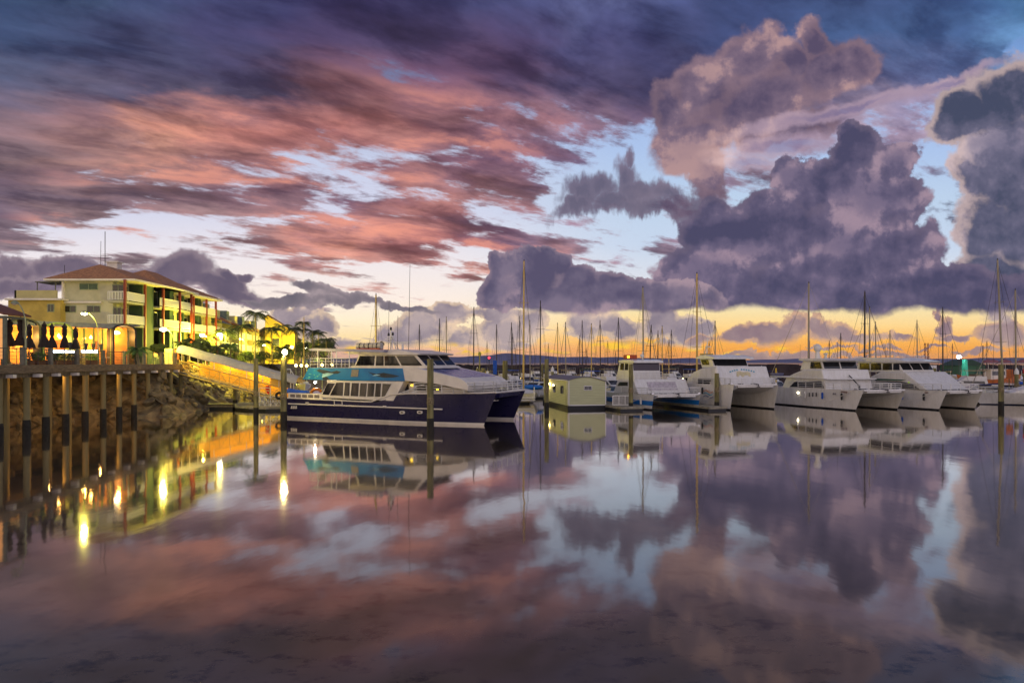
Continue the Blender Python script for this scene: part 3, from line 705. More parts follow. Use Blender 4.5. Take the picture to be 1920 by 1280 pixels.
for i in range(16):
    a = (572+rnd.uniform(2, 30), 691+rnd.uniform(2, 18))
    if a[0] < 570+(711-a[1])*.55+3: continue
    shp([(a[0], a[1]), (a[0]+2.6, a[1]+.3), (a[0]+2, a[1]+1.2), (a[0]+.4, a[1]+1)], SUNF, 'light_fleck', .055+.0002*i)
shp([(660.5, 692.5), (673.5, 692.5), (672, 706), (658.5, 706)], mat('vent_grille', (150, 140, 120), .6, var=.2, vs=8, stretch=(8, 1, 1)), 'vent_grille', .09)
# skylight panes on the sloping roof
a, b = top[3], top[4]
L2 = lambda u: (a[0]+(b[0]-a[0])*u, a[1]+(b[1]-a[1])*u)
GLSK = mat('tinted_roof_glass', (96, 104, 150), .25, spec=.6, var=.05)
for j in range(3):
    mb = MB(); front_panel(mb, L2(.06), L2(.97), -.5+j*2.75, 1.95+j*2.75, out=.02); mb.build('roof_pane', GLSK, fe)
# wheelhouse
wo_ = .3
wh = S.poly([(664, 686.5), (673, 664.5), (780, 664.5), (799, 686.5)], wo_)
MB().prism(S.poly([(652, 690.2), (658, 685.6), (800, 686), (808, 690.4)], wo_-.1), wo_-.1, FB-wo_+.1).build('wheelhouse_base', CREAM, fe, bevel=.03)
MB().prism(wh, wo_, FB-wo_).build('wheelhouse', CREAM, fe)
for p in ([(667.5, 685), (675, 667), (703, 667), (701, 685)], [(705, 685), (706, 667), (719, 667), (719.5, 685)], [(721.5, 685), (721, 667), (740, 667), (750, 685)]):
    MB().prism(S.poly(p, wo_), wo_-.03, wo_+.1).build('window', GLASS, fe)
MB().prism(S.poly([(753.5, 685), (743.5, 667), (776, 667), (792, 685)], wo_), wo_-.03, wo_+.1).build('window', GLASS, fe)
a, b = wh[2], wh[3]; 
for j in range(3):
    mb = MB(); w1 = (FB-2*wo_)/3; front_panel(mb, L2(.08), L2(.92), wo_+.12+j*w1, wo_-.12+(j+1)*w1); mb.build('windscreen_pane', GLASS, fe)
MB().prism(S.poly([(652, 664), (655, 655.5), (719, 656.5), (741, 654.5), (787, 662.5), (784, 665), (740, 665)], -.1), -.1, FB+.1).build('wheelhouse_roof', CREAM, fe, bevel=.05)
MB().prism(S.poly([(577, 654.5), (583, 657.5), (719, 660.5), (721, 655.2), (590, 652.8)], -.8), -.8, FB+.8).build('awning', mat('ferry_awning', (150, 146, 168), .6, var=.05), fe)
mb = MB()
for px in (596, 621.5, 631, 655):
    for off in (-.7, FB+.7):
        t_, z0 = S.at(px, 688, -.7); mb.tube((t_, off, 4.6 if False else S.at(px, 689, -.7)[1]), (t_, off, S.at(px, 657.5, -.7)[1]), .05)
mb.build('awning_posts', RAILW, fe)
c0 = S.at(595, 662, 2); c1 = S.at(620, 686, 2)
mb = MB()
for dy_ in (0, .9): mb.tube((c0[0], 2+dy_, c0[1]), (c1[0], 2+dy_, c1[1]), .09)
for i in range(8): q = i/7; mb.cbox((c0[0]+(c1[0]-c0[0])*q, 2.45, c0[1]+(c1[1]-c0[1])*q), (.25, .9, .05))
mb.build('deck_stair', mat('stair_metal', (92, 80, 60), .6), fe)
u0 = S.at(581, 688.5, HO+.1); u1 = S.at(655, 688.5, HO+.1)
rail(fe, [(u0[0], HO+.15, u0[1]), (u1[0], HO+.15, u1[1])], .95, mids=2, posts=1.0, name='deck_rail')
rail(fe, [(u0[0], HO+.15, u0[1]), (u0[0], FB+.95, u0[1]), (u1[0], FB+.95, u1[1])], .95, mids=2, posts=1.4, name='deck_rail')
# roof gear: liferaft canisters, mast, antennas
zr = S.at(690, 655, 1.2)[1]
for px in (677, 694, 709):
    t_ = S.at(px, 654, 1.2)[0]
    o = MB().tube((t_-.46, 1.2, zr+.36), (t_+.46, 1.2, zr+.36), .34, .34, 14).build('liferaft', mat('liferaft_shell', (190, 180, 160), .5), fe, True)
    MB().tube((t_-.06, 1.2, zr+.36), (t_+.06, 1.2, zr+.36), .36, .36, 14).build('strap', BLACK, o)
a0 = S.at(672, 654, 1.2)[0]; a1 = S.at(714, 654, 1.2)[0]
MB().box(a0, a1, .85, 1.6, zr-.05, zr+.1).build('liferaft_cradle', ORANGE, fe)
mx, mz = S.at(733, 655, 3.4); mt = MB()
hh = S.at(733, 617, 3.4)[1]-mz
mt.tube((mx, 3.4, mz-.1), (mx, 3.4, mz+hh*.95), .07).tube((mx+.7, 3.4, mz-.1), (mx+.1, 3.4, mz+hh*.8), .05).tube((mx+.7, 2.8, mz-.1), (mx+.05, 3.3, mz+hh*.6), .04).tube((mx+.7, 4.0, mz-.1), (mx+.05, 3.5, mz+hh*.6), .04)
for k, w1 in ((.36, .7), (.5, .9), (.62, .6)): mt.cbox((mx, 3.4, mz+hh*k), (w1, .9, .05))
mt.build('mast', RAILW, fe)
for dx_, k in ((-.3, .72), (.25, .74), (0, 1.0)):
    MB().lathe([(.10, 0), (.12, .06), (.10, .26), (.02, .36)], 8, (mx+dx_, 3.4, mz+hh*k-.1)).build('navigation_light', BLACK, fe, True)
MB().cbox((mx+1.5, 3.4, mz+.75), (1.9, .22, .16)).tube((mx+1.5, 3.4, mz-.1), (mx+1.5, 3.4, mz+.7), .12).build('radar_scanner', RAILW, fe)
MB().lathe([(.18, 0), (.2, .3), (.12, .45), (.34, .55), (.3, .75), (.05, .95)], 10, (mx-.95, 3.0, mz-.05)).build('searchlight', mat('brass_fitting', (150, 130, 90), .4, metal=.4), fe, True)
antenna_set(fe, [(S.at(745, 655, 3)[0], 3, mz, 3.6, .03), (S.at(766, 657, 2)[0], 2, mz-.3, 9.2, .032), (S.at(728, 655, 4)[0], 4, mz, 5.4, .025)], ALUD)
# bow rails
pr = []
for px, py in ((776, 739.5), (806, 736.8), (850, 737), (890, 737)): t_, z_ = S.at(px, py, HO+.1); pr.append((t_, HO+.12, f_deck(t_)+.05))
for i in range(5):
    t = .84+.15*i/4; gg = max(.012, 1-((t-.55)/.45)**2.1); x = -FL+(FL+1.3)*t; pr.append((x, -1.1*gg+.1, f_deck(x)+.05))
pr = [p for i, p in enumerate(pr) if i == 0 or p[0] > pr[i-1][0]]
rail(fe, pr+[(1.2, .3, 3.22), (1.2, FB-.3, 3.22)]+[(p[0], FB-p[1], p[2]) for p in pr[::-1]], 1.0, mids=3, posts=1.25, r=.042, name='bow_rail')
sa = S.at(741, 750, HO+.1); 
mb = MB(); mb.path([(sa[0]+.2, HO+.1, 2.9), (sa[0]+1.6, HO+.1, 3.3), (sa[0]+2.6, HO+.1, 3.75), (pr[0][0]+1.2, HO+.1, 3.9)], .035); mb.path([(sa[0]+.2, HO+.1, 2.45), (sa[0]+1.6, HO+.1, 2.85), (sa[0]+2.6, HO+.1, 3.3)], .03)
for i in range(6): mb.tube((sa[0]+.2+i*.45, HO+.1, 2.1+i*.14), (sa[0]+.2+i*.45, HO+.1, 2.9+i*.15), .028)
mb.build('boarding_rail', RAILW, fe)
# aft cockpit: blue dinghy cover, orange slide, lamp under the overhang
b0 = S.at(541, 735, .5); b1 = S.at(578, 735, .5)
secs = []
for i in range(9):
    t = i/8; w1 = .7*math.sin(math.pi*(.12+.8*t))**.6; z = b0[1]+.25*(1-t)**2
    secs.append([(b0[0]+(b1[0]-b0[0])*t, .5-w1, z-.28), (b0[0]+(b1[0]-b0[0])*t, .5-w1*.8, z+.05), (b0[0]+(b1[0]-b0[0])*t, .5, z+.22), (b0[0]+(b1[0]-b0[0])*t, .5+w1*.8, z+.05), (b0[0]+(b1[0]-b0[0])*t, .5+w1, z-.28)])
tag(MB().loft(secs).build('tender_cover', BLUEC, fe, True))
ag = S.at(592, 735, 1.2); mb = MB(); pp = []
for i in range(9):
    an = math.pi*(1.0-.75*i/8); pp.append((ag[0]+.9*math.cos(an)+.1, 1.2, ag[1]+.9*math.sin(an)-.55))
mb.path(pp, .17, 8); mb.build('slide_tube', mat('slide_orange', (215, 125, 40), .5, var=.05), fe, True)
MB().box(ag[0]-.3, ag[0]+1.2, 3.5, 5.5, 2.1, 4.4).build('aft_bulkhead', CREAM, fe)
lt = S.at(591, 714.5, 1.4)
lo = MB().ball((lt[0], 1.4, lt[1]-.12), .13).build('deck_lamp', emis('deck_lamp_glow', (255, 245, 225), 30), fe, True)
point('deck_lamp_light', fe, (lt[0], 1.4, lt[1]-.4), 130, (1, .82, .55), .12)
for px, py in ((772, 722), (820, 730)):
    q = S.at(px, py, -.2); MB().cbox((q[0], -.2, q[1]), (.2, .06, .12)).build('passage_lamp', emis('passage_lamp_glow', (250, 205, 50), 5), fe)
# ------------------------------------------------------------------ white catamarans
HD = (.29, -.957)
def catboat(name, label, px, pyw, B, L, fb, rake, hw=1.7, m=WHITE, aft=.1, bands=None, zu=1.35):
    Y = WY(pyw); s = Side(X(px, Y), Y, *HD)
    t = thing(name, label, 'catamaran', (*s.o, 0), s.rz)
    dk = lambda x: interp([(-L, fb-aft), (-L*.4, fb-aft*.4), (0, fb)], x)
    h = MB()
    for yc in (0, B): hull_half(h, yc, hw, L, dk, rake, [(.16, .74), (.7, .86), (('d', .62), .94), (('d', 1.0), 1.0)], full=.35, p=1.9)
    bridge(h, hw*.35, B-hw*.35, L, dk, rake, zu, .35, back=4.5)
    h.build('hull', m, t, True)
    h = MB()
    for yc in (0, B): hull_half(h, yc, hw+.03, L, dk, rake, [(-.5, .35), (.0, .68), (.175, .755)], full=.35, p=1.9)
    h.build('boot_stripe', ANTI, t, True)
    MB().box(rake*.55, rake*.98, .1, B-.1, fb-.14, fb+.07).build('bow_beam', m, t, bevel=.03)
    r1 = [(x, -hw*.40 if x < -3 else -hw*.40+.5*(x+3)/3, dk(x)+.02) for x in (-L*.55, -5, -3, -.6, rake*.4)]
    rail(t, r1+[(rake*.6, B-hw*.1, fb+.02)]+[(x, B-y, z) for x, y, z in r1[::-1]], .78, mids=2, posts=1.6, m=RAILW, r=.042, name='bow_rail')
    for k, fx in enumerate((-1.6, -4.6, -7.8)):
        y = -hw/2-.16-(.0 if k else -.35); fz = dk(fx)
        o = MB().lathe([(.02, -.5), (.13, -.42), (.14, .3), (.03, .42)], 8, (fx, y, fz-.85)).build('fender', (BLUEC, WHITE, BLACK)[(k+int(px)) % 3], t, True)
        MB().tube((fx, y, fz-.45), (fx, y+.12, fz+.1), .02).build('fender_rope', CREAM, o)
    for yy in (0, B): MB().cbox((rake*.1, yy, dk(0)+.09), (.5, .28, .16)).build('bow_cleat', STEEL, t)
    MB().box(-1.7, -1.0, B*.3, B*.3+.7, fb+.0, fb+.09).build('deck_hatch', GLASSB, t)
    MB().box(-1.7, -1.0, B*.7-.7, B*.7, fb+.0, fb+.09).build('deck_hatch', GLASSB, t)
    mb = MB(); mb.tube((rake*.2, B*.5, fb+.12), (rake+.5, B*.5, fb+.02), .07).tube((rake+.45, B*.5-.25, fb-.25), (rake+.45, B*.5+.25, fb-.25), .05).tube((rake+.45, B*.5, fb+.05), (rake+.4, B*.5, fb-.3), .05); mb.build('anchor_roller', ALUD, t)
    pts = [(rake*.1-.9*i, -hw*.2-(hw*.9)*i/5, dk(0)+.1-(dk(0)-.6)*(i/5)-.25*math.sin(math.pi*i/5)) for i in range(6)]
    MB().path(pts, .03, 5).build('mooring_line', CREAM, t)
    return t, s, dk
# E: the long one with a radome
e, s, dk = catboat('motor_catamaran', 'long white motor catamaran with a round radome, three slits in its hull', 1604, 770, 6.6, 17.5, 2.62, 1.35, bands=1)
B = 6.6; o0 = -.55
sal = s.poly([(1466, 727), (1474, 707), (1488, 700), (1506, 692.5), (1541, 693), (1549, 731)], o0)
MB().prism(sal, o0, B-o0).build('saloon', WHITE, e, bevel=.12)
a, b = s.at(1444, 706.5, o0-.12), s.at(1549, 711.5, o0-.12)
MB().prism([(a[0], a[1]), (b[0]+.3, b[1]), (b[0]+.3, b[1]+.13), (a[0], a[1]+.15)], o0-.2, B-o0+.2).build('side_moulding', WHITE, e, bevel=.04)
MB().prism(s.poly([(1481, 725), (1490, 715.5), (1540, 714), (1545, 727)], o0), o0-.04, o0+.1).build('saloon_window', GLASS, e)
whs = s.poly([(1500, 693.5), (1506, 675), (1540.5, 676), (1545, 693.5)], .45)
MB().prism(whs, .45, B-.45).build('wheelhouse', WHITE, e, bevel=.06)
MB().prism(s.poly([(1519.5, 690.5), (1520.5, 678.5), (1538, 678.5), (1541.5, 690.5)], .45), .41, .5).build('side_window', GLASS, e)
a, b = whs[2], whs[3]; w1 = (B-.9)/2
for j in range(2): mb = MB(); front_panel(mb, L2(.14), L2(.86), .45+.12+j*w1, .45-.12+(j+1)*w1); mb.build('windscreen_pane', GLASS, e)
MB().prism(s.poly([(1496, 673.5), (1500, 676.5), (1548, 677), (1552, 674.5), (1540, 672), (1500, 671.5)], .1), .1, B-.1).build('hardtop', WHITE, e, bevel=.05)
c = s.at(1533, 672, 2.0); MB().lathe([(.35, -.1), (.28, .9), (.3, 1.0)], 12, (c[0], 2.0, c[1])).build('radome_pedestal', WHITE, e, True)
MB().ball((c[0], 2.0, c[1]+1.45), .52, 14, 9, (1, 1, 1.08)).build('radome', WHITE, e, True)
c = s.at(1548, 672, 3.6); MB().lathe([(.22, 0), (.16, .5), (.3, .6), (.3, .72), (.1, .8)], 10, (c[0], 3.6, c[1])).build('satellite_dish', WHITE, e, True)
for k in range(3):
    q = s.at(1518+k*6.5, 739.5, o0-.2); MB().prism([(q[0]-.05, q[1]-.27), (q[0]+.07, q[1]-.27), (q[0]+.07, q[1]+.27), (q[0]-.05, q[1]+.27)], -.86, -.78).build('hull_slit', GLASS, e)
q = s.at(1562, 738, -.8); mb = MB()
for k, w_ in enumerate((.16, .16)): mb.prism([(q[0]+k*.3, q[1]-.12), (q[0]+k*.3+w_, q[1]-.12), (q[0]+k*.3+w_, q[1]+.12), (q[0]+k*.3, q[1]+.12)], -.852, -.8)
mb.build('hull_letters', mat('grey_lettering', (90, 86, 92), .5, var=0), e)
q = s.at(1583, 735, -.7); MB().prism([(q[0]-.5, q[1]-.04), (q[0]+.4, q[1]-.1), (q[0]+.45, q[1]+.08), (q[0]-.45, q[1]+.12)], -.82, -.6).build('name_mark', mat('brown_lettering', (120, 95, 85), .5, var=0), e)
MB().tube((-3.2, B*.55, 3.0), (-4.9, B*.55, 4.35), .07).tube((-3.2, B*.55, 2.6), (-3.2, B*.55, 3.1), .16).build('deck_winch_arm', BLACK, e)
antenna_set(e, [(s.at(1518, 672, 1)[0], 1, s.at(1518, 672, 1)[1], 2.5, .03), (s.at(1575, 676, 5)[0]-.5, 5, 6.4, 2.6, .03), (s.at(1500, 674, 3)[0], 3, 6.5, 2.2, .02)], ALUD)
q = s.at(1457, 706, 2.5); MB().lathe([(.1, -.55), (.6, -.35), (.95, .25), (.95, .45)], 12, (q[0], 2.5, q[1]+.1)).build('covered_tender', BLUEP if False else mat('slate_cover', (120, 120, 150), .7), e, True)
q = s.at(1496, 736, -.9); MB().ball((q[0], -.9, q[1]), .10).build('hull_lamp', emis('hull_lamp_glow', (255, 245, 210), 14), e)
# F: behind it, green lit saloon window
f, s, dk = catboat('motor_catamaran', 'white motor catamaran with long black saloon window, moored next to the low white yacht', 1760, 769, 6.0, 18, 2.5, 1.2, bands=1)
B = 6.0
sal = s.poly([(1628, 729), (1632, 706), (1650, 697), (1696, 697), (1738, 731)], o0)
MB().prism(sal, o0, B-o0).build('saloon', WHITE, f, bevel=.12)
MB().prism(s.poly([(1640, 726), (1642, 714), (1690, 715), (1708, 718), (1724, 729), (1690, 728)], o0), o0-.04, o0+.1).build('saloon_window', GLASS, f)
for i in range(12):
    q = s.at(1646+rnd.uniform(0, 60), 717+rnd.uniform(0, 8), o0); MB().ball((q[0], o0-.02, q[1]), rnd.uniform(.06, .16), 6, 4, (1, .15, 1)).build('window_glow', emis('interior_glow_green', (170, 215, 20), 1.0), f)
MB().prism(s.poly([(1641, 712.5), (1690, 713.5), (1700, 711.5), (1642, 709.5)], o0), o0-.06, o0+.1).build('green_trim', mat('dark_green_trim', (20, 80, 60), .4), f)
whs = s.poly([(1606, 697), (1608, 679), (1684, 679), (1694, 697)], .3)
MB().prism(whs, .3, B-.3).build('wheelhouse', WHITE, f, bevel=.05)
for x0_, x1_ in ((1612, 1630), (1633, 1652), (1655, 1672), (1675, 1686)): MB().prism(s.poly([(x0_, 693.5), (x0_+.5, 681), (x1_, 681), (x1_+1, 693.5)], .3), .26, .4).build('side_window', GLASS, f)
a, b = whs[2], whs[3]; w1 = (B-.6)/3
for j in range(3): mb = MB(); front_panel(mb, L2(.12), L2(.8), .3+.1+j*w1, .3-.1+(j+1)*w1); mb.build('windscreen_pane', GLASS, f)
MB().prism(s.poly([(1588, 674), (1590, 678.5), (1696, 680), (1700, 677), (1660, 671), (1610, 670)], 0), 0, B).build('hardtop', WHITE, f, bevel=.06)
rail(f, [(s.at(1640, 671, 1)[0], 1, s.at(1640, 671, 1)[1]), (s.at(1690, 675, 1)[0], 1, s.at(1690, 675, 1)[1]), (s.at(1690, 675, 1)[0], B-1, s.at(1690, 675, 1)[1])], .6, mids=1, posts=1.3, r=.025, name='top_rail')
q = s.at(1738, 736, -.7); MB().lathe([(.05, -.1), (.22, -.02), (.2, .1), (.03, .14)], 8, (q[0], -.78, q[1])).build('hawse_plate', mat('brown_lettering', (120, 95, 85), .5), f)
antenna_set(f, [(s.at(1625, 672, 2)[0], 2, 6.5, 2.2, .025), (s.at(1660, 672, 4)[0], 4, 6.6, 1.8, .02)], ALUD)
# D: cream badge
d, s, dk = catboat('motor_catamaran', 'white motor catamaran with a cream animal badge and tall twin bows', 1369, 769, 6.6, 14, 3.25, .8, hw=1.9, bands=1, zu=1.75)
B = 6.6
sal = s.poly([(1288, 722), (1288, 709), (1300, 697), (1316, 690), (1343, 686.5), (1352, 722)], o0)
MB().prism(sal, o0, B-o0).build('saloon', WHITE, d, bevel=.12)
MB().prism(s.poly([(1306, 724), (1308, 710), (1334, 711), (1329, 724)], o0), o0-.04, o0+.1).build('saloon_window', GLASS, d)
whs = s.poly([(1316, 689.5), (1312, 672), (1334, 672.5), (1339, 687.5)], .6)
MB().prism(whs, .6, B-.6).build('wheelhouse', WHITE, d, bevel=.05)
MB().prism(s.poly([(1317.5, 684), (1314, 674), (1328, 674), (1330.5, 684)], .6), .56, .7).build('side_window', GLASS, d)
a, b = whs[2], whs[3]
mb = MB(); front_panel(mb, L2(.08), L2(.86), .75, B-.75); mb.build('windscreen_pane', GLASS, d)
MB().prism(s.poly([(1303, 671), (1305, 672.5), (1340, 673), (1338, 669), (1322, 665), (1312, 666)], .2), .2, B-.2).build('hardtop', WHITE, d, bevel=.06)
for y_, nm in ((1.4, 0), (4.6, 0)): q = s.at(1325, 666, y_); MB().cbox((q[0], y_, q[1]+.12), (.9, 1.5, .22)).build('roof_board', mat('roof_board_gold', (170, 150, 70), .6), d)
q = s.at(1325, 666, 3); mb = MB(); mb.tube((q[0], 3, q[1]), (q[0]+.25, 3, q[1]+2.6), .1, .05).tube((q[0]-.8, 3, q[1]), (q[0]+.1, 3, q[1]+1.5), .07).cbox((q[0]+.3, 3, q[1]+1.2), (.9, .4, .12)); mb.build('radar_arch', RAILW, d)
a, b = sal[4], sal[5]; 
pa = L2(.30); pb = L2(.62)
BADGE = mat('cream_badge', (205, 192, 150), .5, var=.08, vs=3)
def on_front(ob_pts, name, m, d_, tk=.03):              # outline (y, u) lying on the sloping front
    n = (-(b[1]-a[1]), (b[0]-a[0])); l = math.hypot(*n); n = (n[0]/l, n[1]/l)
    if n[0] < 0: n = (-n[0], -n[1])
    v = []
    for dd_ in (.0, tk):
        for y, u in ob_pts: p = L2(u); v.append((p[0]+n[0]*(.01+dd_), y, p[1]+n[1]*(.01+dd_)))
    k = len(ob_pts)
    return MB().add(v, [tuple(range(k))[::-1], tuple(range(k, 2*k))]+[(i, (i+1) % k, k+(i+1) % k, k+i) for i in range(k)]).build(name, m, d_)
on_front([(2.1, .52), (2.3, .30), (2.8, .26), (3.3, .32), (4.0, .30), (4.3, .36), (4.25, .56), (4.0, .56), (3.9, .48), (3.3, .50), (3.2, .57), (2.9, .57), (2.8, .48), (2.5, .50), (2.4, .57)], 'animal_badge', BADGE, d)
TE = mat('teal_lettering', (60, 150, 175), .5, var=0)
for i in range(11):
    if i in (4,): continue
    y = 1.2+i*.36; u = .28-.14*math.sin(math.pi*(i+.5)/11); on_front([(y, u+.07), (y+.06, u), (y+.22, u-.0), (y+.24, u+.07)], 'arched_letter', TE, d, .02)
mb = MB(); q = s.at(1326, 735, -.95)
WAVE1 = mat('wave_stripe_orange', (200, 130, 80), .4, var=0)
for k, m_ in ((0, WAVE1), (1, TE), (2, mat('wave_stripe_grey', (110, 120, 150), .4, var=0))):
    pts = [(q[0]-.9+i*.3, q[1]+.15-k*.35+.14*math.sin(i*.9)) for i in range(8)]
    MB().prism([(x, z) for x, z in pts]+[(x, z-.09) for x, z in pts[::-1]], -.95, -.86).build('wave_stripe', m_, d)
# C: blue striped
c_, s, dk = catboat('motor_catamaran', 'older white catamaran with bright blue stripe and orange box on its roof', 1222, 769, 6.7, 13, 2.0, .5, hw=1.8, bands=1, zu=1.0)
B = 6.7
h = MB()
for yc in (0, B): hull_half(h, yc, 1.8+.03, 13, lambda x: 1.18, .3, [(.58, .87), (1.18, .955)], full=.35, p=1.9)
h.build('blue_stripe', BLUEP, c_, True)
low = s.poly([(1150, 735), (1158, 712), (1188, 711), (1196, 738)], o0)
MB().prism(low, o0, B-o0).build('cabin', WHITE, c_, bevel=.1)
MB().prism(s.poly([(1158, 723), (1162, 716), (1177, 716), (1177, 723)], o0), o0-.04, o0+.1).build('cabin_window', GLASS, c_)
a, b = low[2], low[3]
mb = MB(); front_panel(mb, L2(.2), L2(.8), 1.2, B-1.2, out=.04); mb.build('deck_pad', mat('lilac_pad', (186, 176, 180), .6), c_)
up = s.poly([(1154, 712), (1162, 679), (1186, 679), (1187, 696), (1189, 712)], .3)
MB().prism(up, .3, 4.4).build('flybridge', WHITE, c_, bevel=.06)
for x0_, x1_ in ((1164, 1170), (1172.5, 1178)): MB().prism(s.poly([(x0_-1, 693.5), (x0_, 681), (x1_, 681), (x1_-.3, 693.5)], .3), .26, .4).build('side_window', GLASS, c_)
a, b = up[2], up[3]
mb = MB(); front_panel(mb, L2(.08), L2(.92), .38, 4.3); mb.build('windscreen_pane', mat('plum_tinted_glass', (44, 24, 40), .12, var=0), c_)
MB().prism(s.poly([(1160, 675), (1160, 679.5), (1189, 680), (1188, 676), (1180, 674)], .15), .15, 4.6).build('flybridge_roof', WHITE, c_, bevel=.05)
q = s.at(1186, 674, 1.0); MB().cbox((q[0]-.5, .9, q[1]+.38), (1.0, 1.6, .55)).build('roof_box', mat('rust_orange_box', (170, 70, 25), .6), c_, bevel=.04)
MB().cbox((q[0]+.02, .35, q[1]+.38), (.1, .3, .3)).build('box_lamp', emis('amber_lamp', (255, 190, 40), 6), c_)
rail(c_, [(s.at(1189, 711, .3)[0]+.2, .3, s.at(1189, 711, .3)[1]-.05), (s.at(1189, 711, .3)[0]+.2, 4.4, s.at(1189, 711, .3)[1]-.05)], 1.0, mids=2, posts=1.0, name='flybridge_rail')
q = s.at(1205, 676, 3); mb = MB(); mb.tube((q[0], 3, 6.2), (q[0], 3, 7.6), .08).ball((q[0]-.2, 3, 7.0), .28); mb.build('radar_mast', RAILW, c_, True)
antenna_set(c_, [(-6.5, 4.5, 6.2, 3.2, .025), (-7.5, 1, 6.2, 2.8, .02)], ALUD)
# ------------------------------------------------------------------ floating shed (houseboat)
HBW = mat('shed_cladding_cream', (196, 196, 150), .6, var=.06, vs=2, stretch=(.3, .3, 6), bump=.15, bs=3)
Yf = WY(767.2); hs = Side(X(1066, Yf), Yf, X(1138, WY(766.3))-X(1066, Yf), WY(766.3)-Yf)
hb = thing('floating_shed', 'pale yellow floating shed with an arched grey roof and small framed window', 'houseboat', (*hs.o, 0), hs.rz)
HW, HDp = 5.05, 14.5
prof = [(0, .45), (HW, .45), (HW, 3.55)]+[(HW*(1-i/10), 3.55+.52*math.sin(math.pi*i/10)+.2*(i/10)) for i in range(1, 10)]+[(0, 3.75)]
MB().prism(prof, 0, HDp).build('walls', HBW, hb)
roof = [(HW+.12, 3.58), (HW+.12, 3.66)]+[(HW*(1-i/10), 3.63+.52*math.sin(math.pi*i/10)+.2*(i/10)) for i in range(0, 11)]+[(-.15, 3.83), (-.15, 3.76)]+[(HW*(i/10), 3.56+.52*math.sin(math.pi*i/10)+.2*(1-i/10)) for i in range(0, 11)]
MB().prism(roof, -.15, HDp+.15).build('roof', mat('shed_roof_grey', (96, 92, 104), .5, var=.1), hb)
MB().box(-.12, HW+.12, -.12, HDp+.12, -.3, .46).build('float_hull', BLACK, hb)
mb = MB()
for i in range(14):
    mb.box(-.012, HW+.012, -.014, 0, .62+i*.21, .64+i*.21).box(-.014, 0, .0, HDp, .62+i*.21, .64+i*.21)
mb.build('cladding_joints', mat('shed_joint', (150, 150, 112), .7, var=0), hb)
MB().box(-.02, .1, -.03, .09, .46, 3.75).box(HW-.1, HW+.02, -.03, .09, .46, 3.6).box(0, HW, -.03, .0, .46, .6).build('corner_trim', RAILW, hb)
MB().tube((-.16, -.1, 3.7), (-.16, HDp, 3.7), .06).tube((-.16, .2, 3.7), (-.1, .2, .6), .04).build('gutter', RAILW, hb)
w_ = MB().box(2.05, 3.15, -.05, 0, 2.45, 3.05).build('window', RAILW, hb)
MB().box(2.12, 2.58, -.065, 0, 2.52, 2.98).box(2.63, 3.08, -.065, 0, 2.52, 2.98).build('pane', GLASS, w_)
for yy in (2.6, 7.0):
    MB().box(-.04, 0, yy, yy+1.5, 1.9, 2.95).build('side_window', GLASS, hb)
MB().box(-.05, 0, .5, 1.35, .55, 2.6).build('side_door', mat('shed_door', (170, 168, 120), .5), hb)
MB().cbox((-.1, 10.3, 3.0), (.12, .2, .25)).build('wall_lamp', emis('shed_lamp_glow', (255, 220, 130), 22), hb)
point('wall_lamp_light', hb, (-.5, 10.3, 2.8), 60, (1, .75, .35), .1)
# ------------------------------------------------------------------ finger docks and their small fittings
def dock(name, label, pts, z0=.12, z1=.55, m=CONC, group=None):
    t = thing(name, label, 'dock', (0, 0, 0), 0, group)
    MB().zprism(pts, z0+.14, z1).build('deck', m, t, bevel=.03)
    cx = sum(p[0] for p in pts)/len(pts); cy = sum(p[1] for p in pts)/len(pts)
    MB().zprism([(cx+(x-cx)*.97, cy+(y-cy)*.985) for x, y in pts], -.3, z0+.139).build('float', ANTI, t)
    return t
def strip(ax, ay, bx, by, w):
    l = math.hypot(bx-ax, by-ay); nx, ny = -(by-ay)/l*w/2, (bx-ax)/l*w/2
    return [(ax-nx, ay-ny), (bx-nx, by-ny), (bx+nx, by+ny), (ax+nx, ay+ny)]
def fng(label, px, py, ln, w=1.6, h=HD):
    Y = WY(py); x = X(px, Y)
    return dock('finger_dock', label, strip(x, Y, x-h[0]*ln, Y-h[1]*ln, w), group='finger docks between the moored boats')
fng('finger dock with white fenders box beside the blue striped catamaran', 1186, 770.5, 20, 3.2)
fng('finger dock between the blue striped boat and the cream badge catamaran', 1347, 770.5, 20, 2.6)
fng('finger dock at the ferry bow with a white boarding step', 984, 757, 26, 1.8)
t = thing('dock_gate', 'three paned white frame standing on the finger dock by the striped boat', 'gate', (X(1150, 88), 88.5, .55), 0)
mb = MB()
for x in (0, .8, 1.6, 2.4): mb.box(x-.05, x+.05, -.05, .05, 0, 1.25)
mb.box(0, 2.4, -.04, .04, 0, .1).box(0, 2.4, -.045, .045, 1.17, 1.27); mb.build('frame', RAILW, t)
MB().box(.05, 2.35, -.015, .015, .1, 1.17).build('panel', mat('frosted_panel', (150, 146, 140), .3), t)
t = thing('boarding_step', 'small white stepped platform floating beside the ferry bow', 'step', (X(985, 99), 99, .55), .1)
mb = MB(); mb.box(-1.4, 1.4, -.6, .6, 0, .12).box(-1.0, 1.4, -.4, .6, .35, .45)
for x in (-1.0, 1.3): mb.box(x-.06, x+.06, -.06, .06, .1, 1.9)
mb.build('platform', RAILW, t)
# main walkways of the outer berths
for i, (xa, xb, Y) in enumerate(((-4, 90, 116), (2, 110, 150), (10, 130, 195), (-30, 60, 240))):
    o = dock('main_walkway', 'long concrete walkway, '+('nearest', 'second', 'third', 'outermost')[i]+' of the rows crossing behind the catamarans', strip(xa, Y, xb, Y+(-2 if i else -4), 2.4), group='long walkways across the marina')
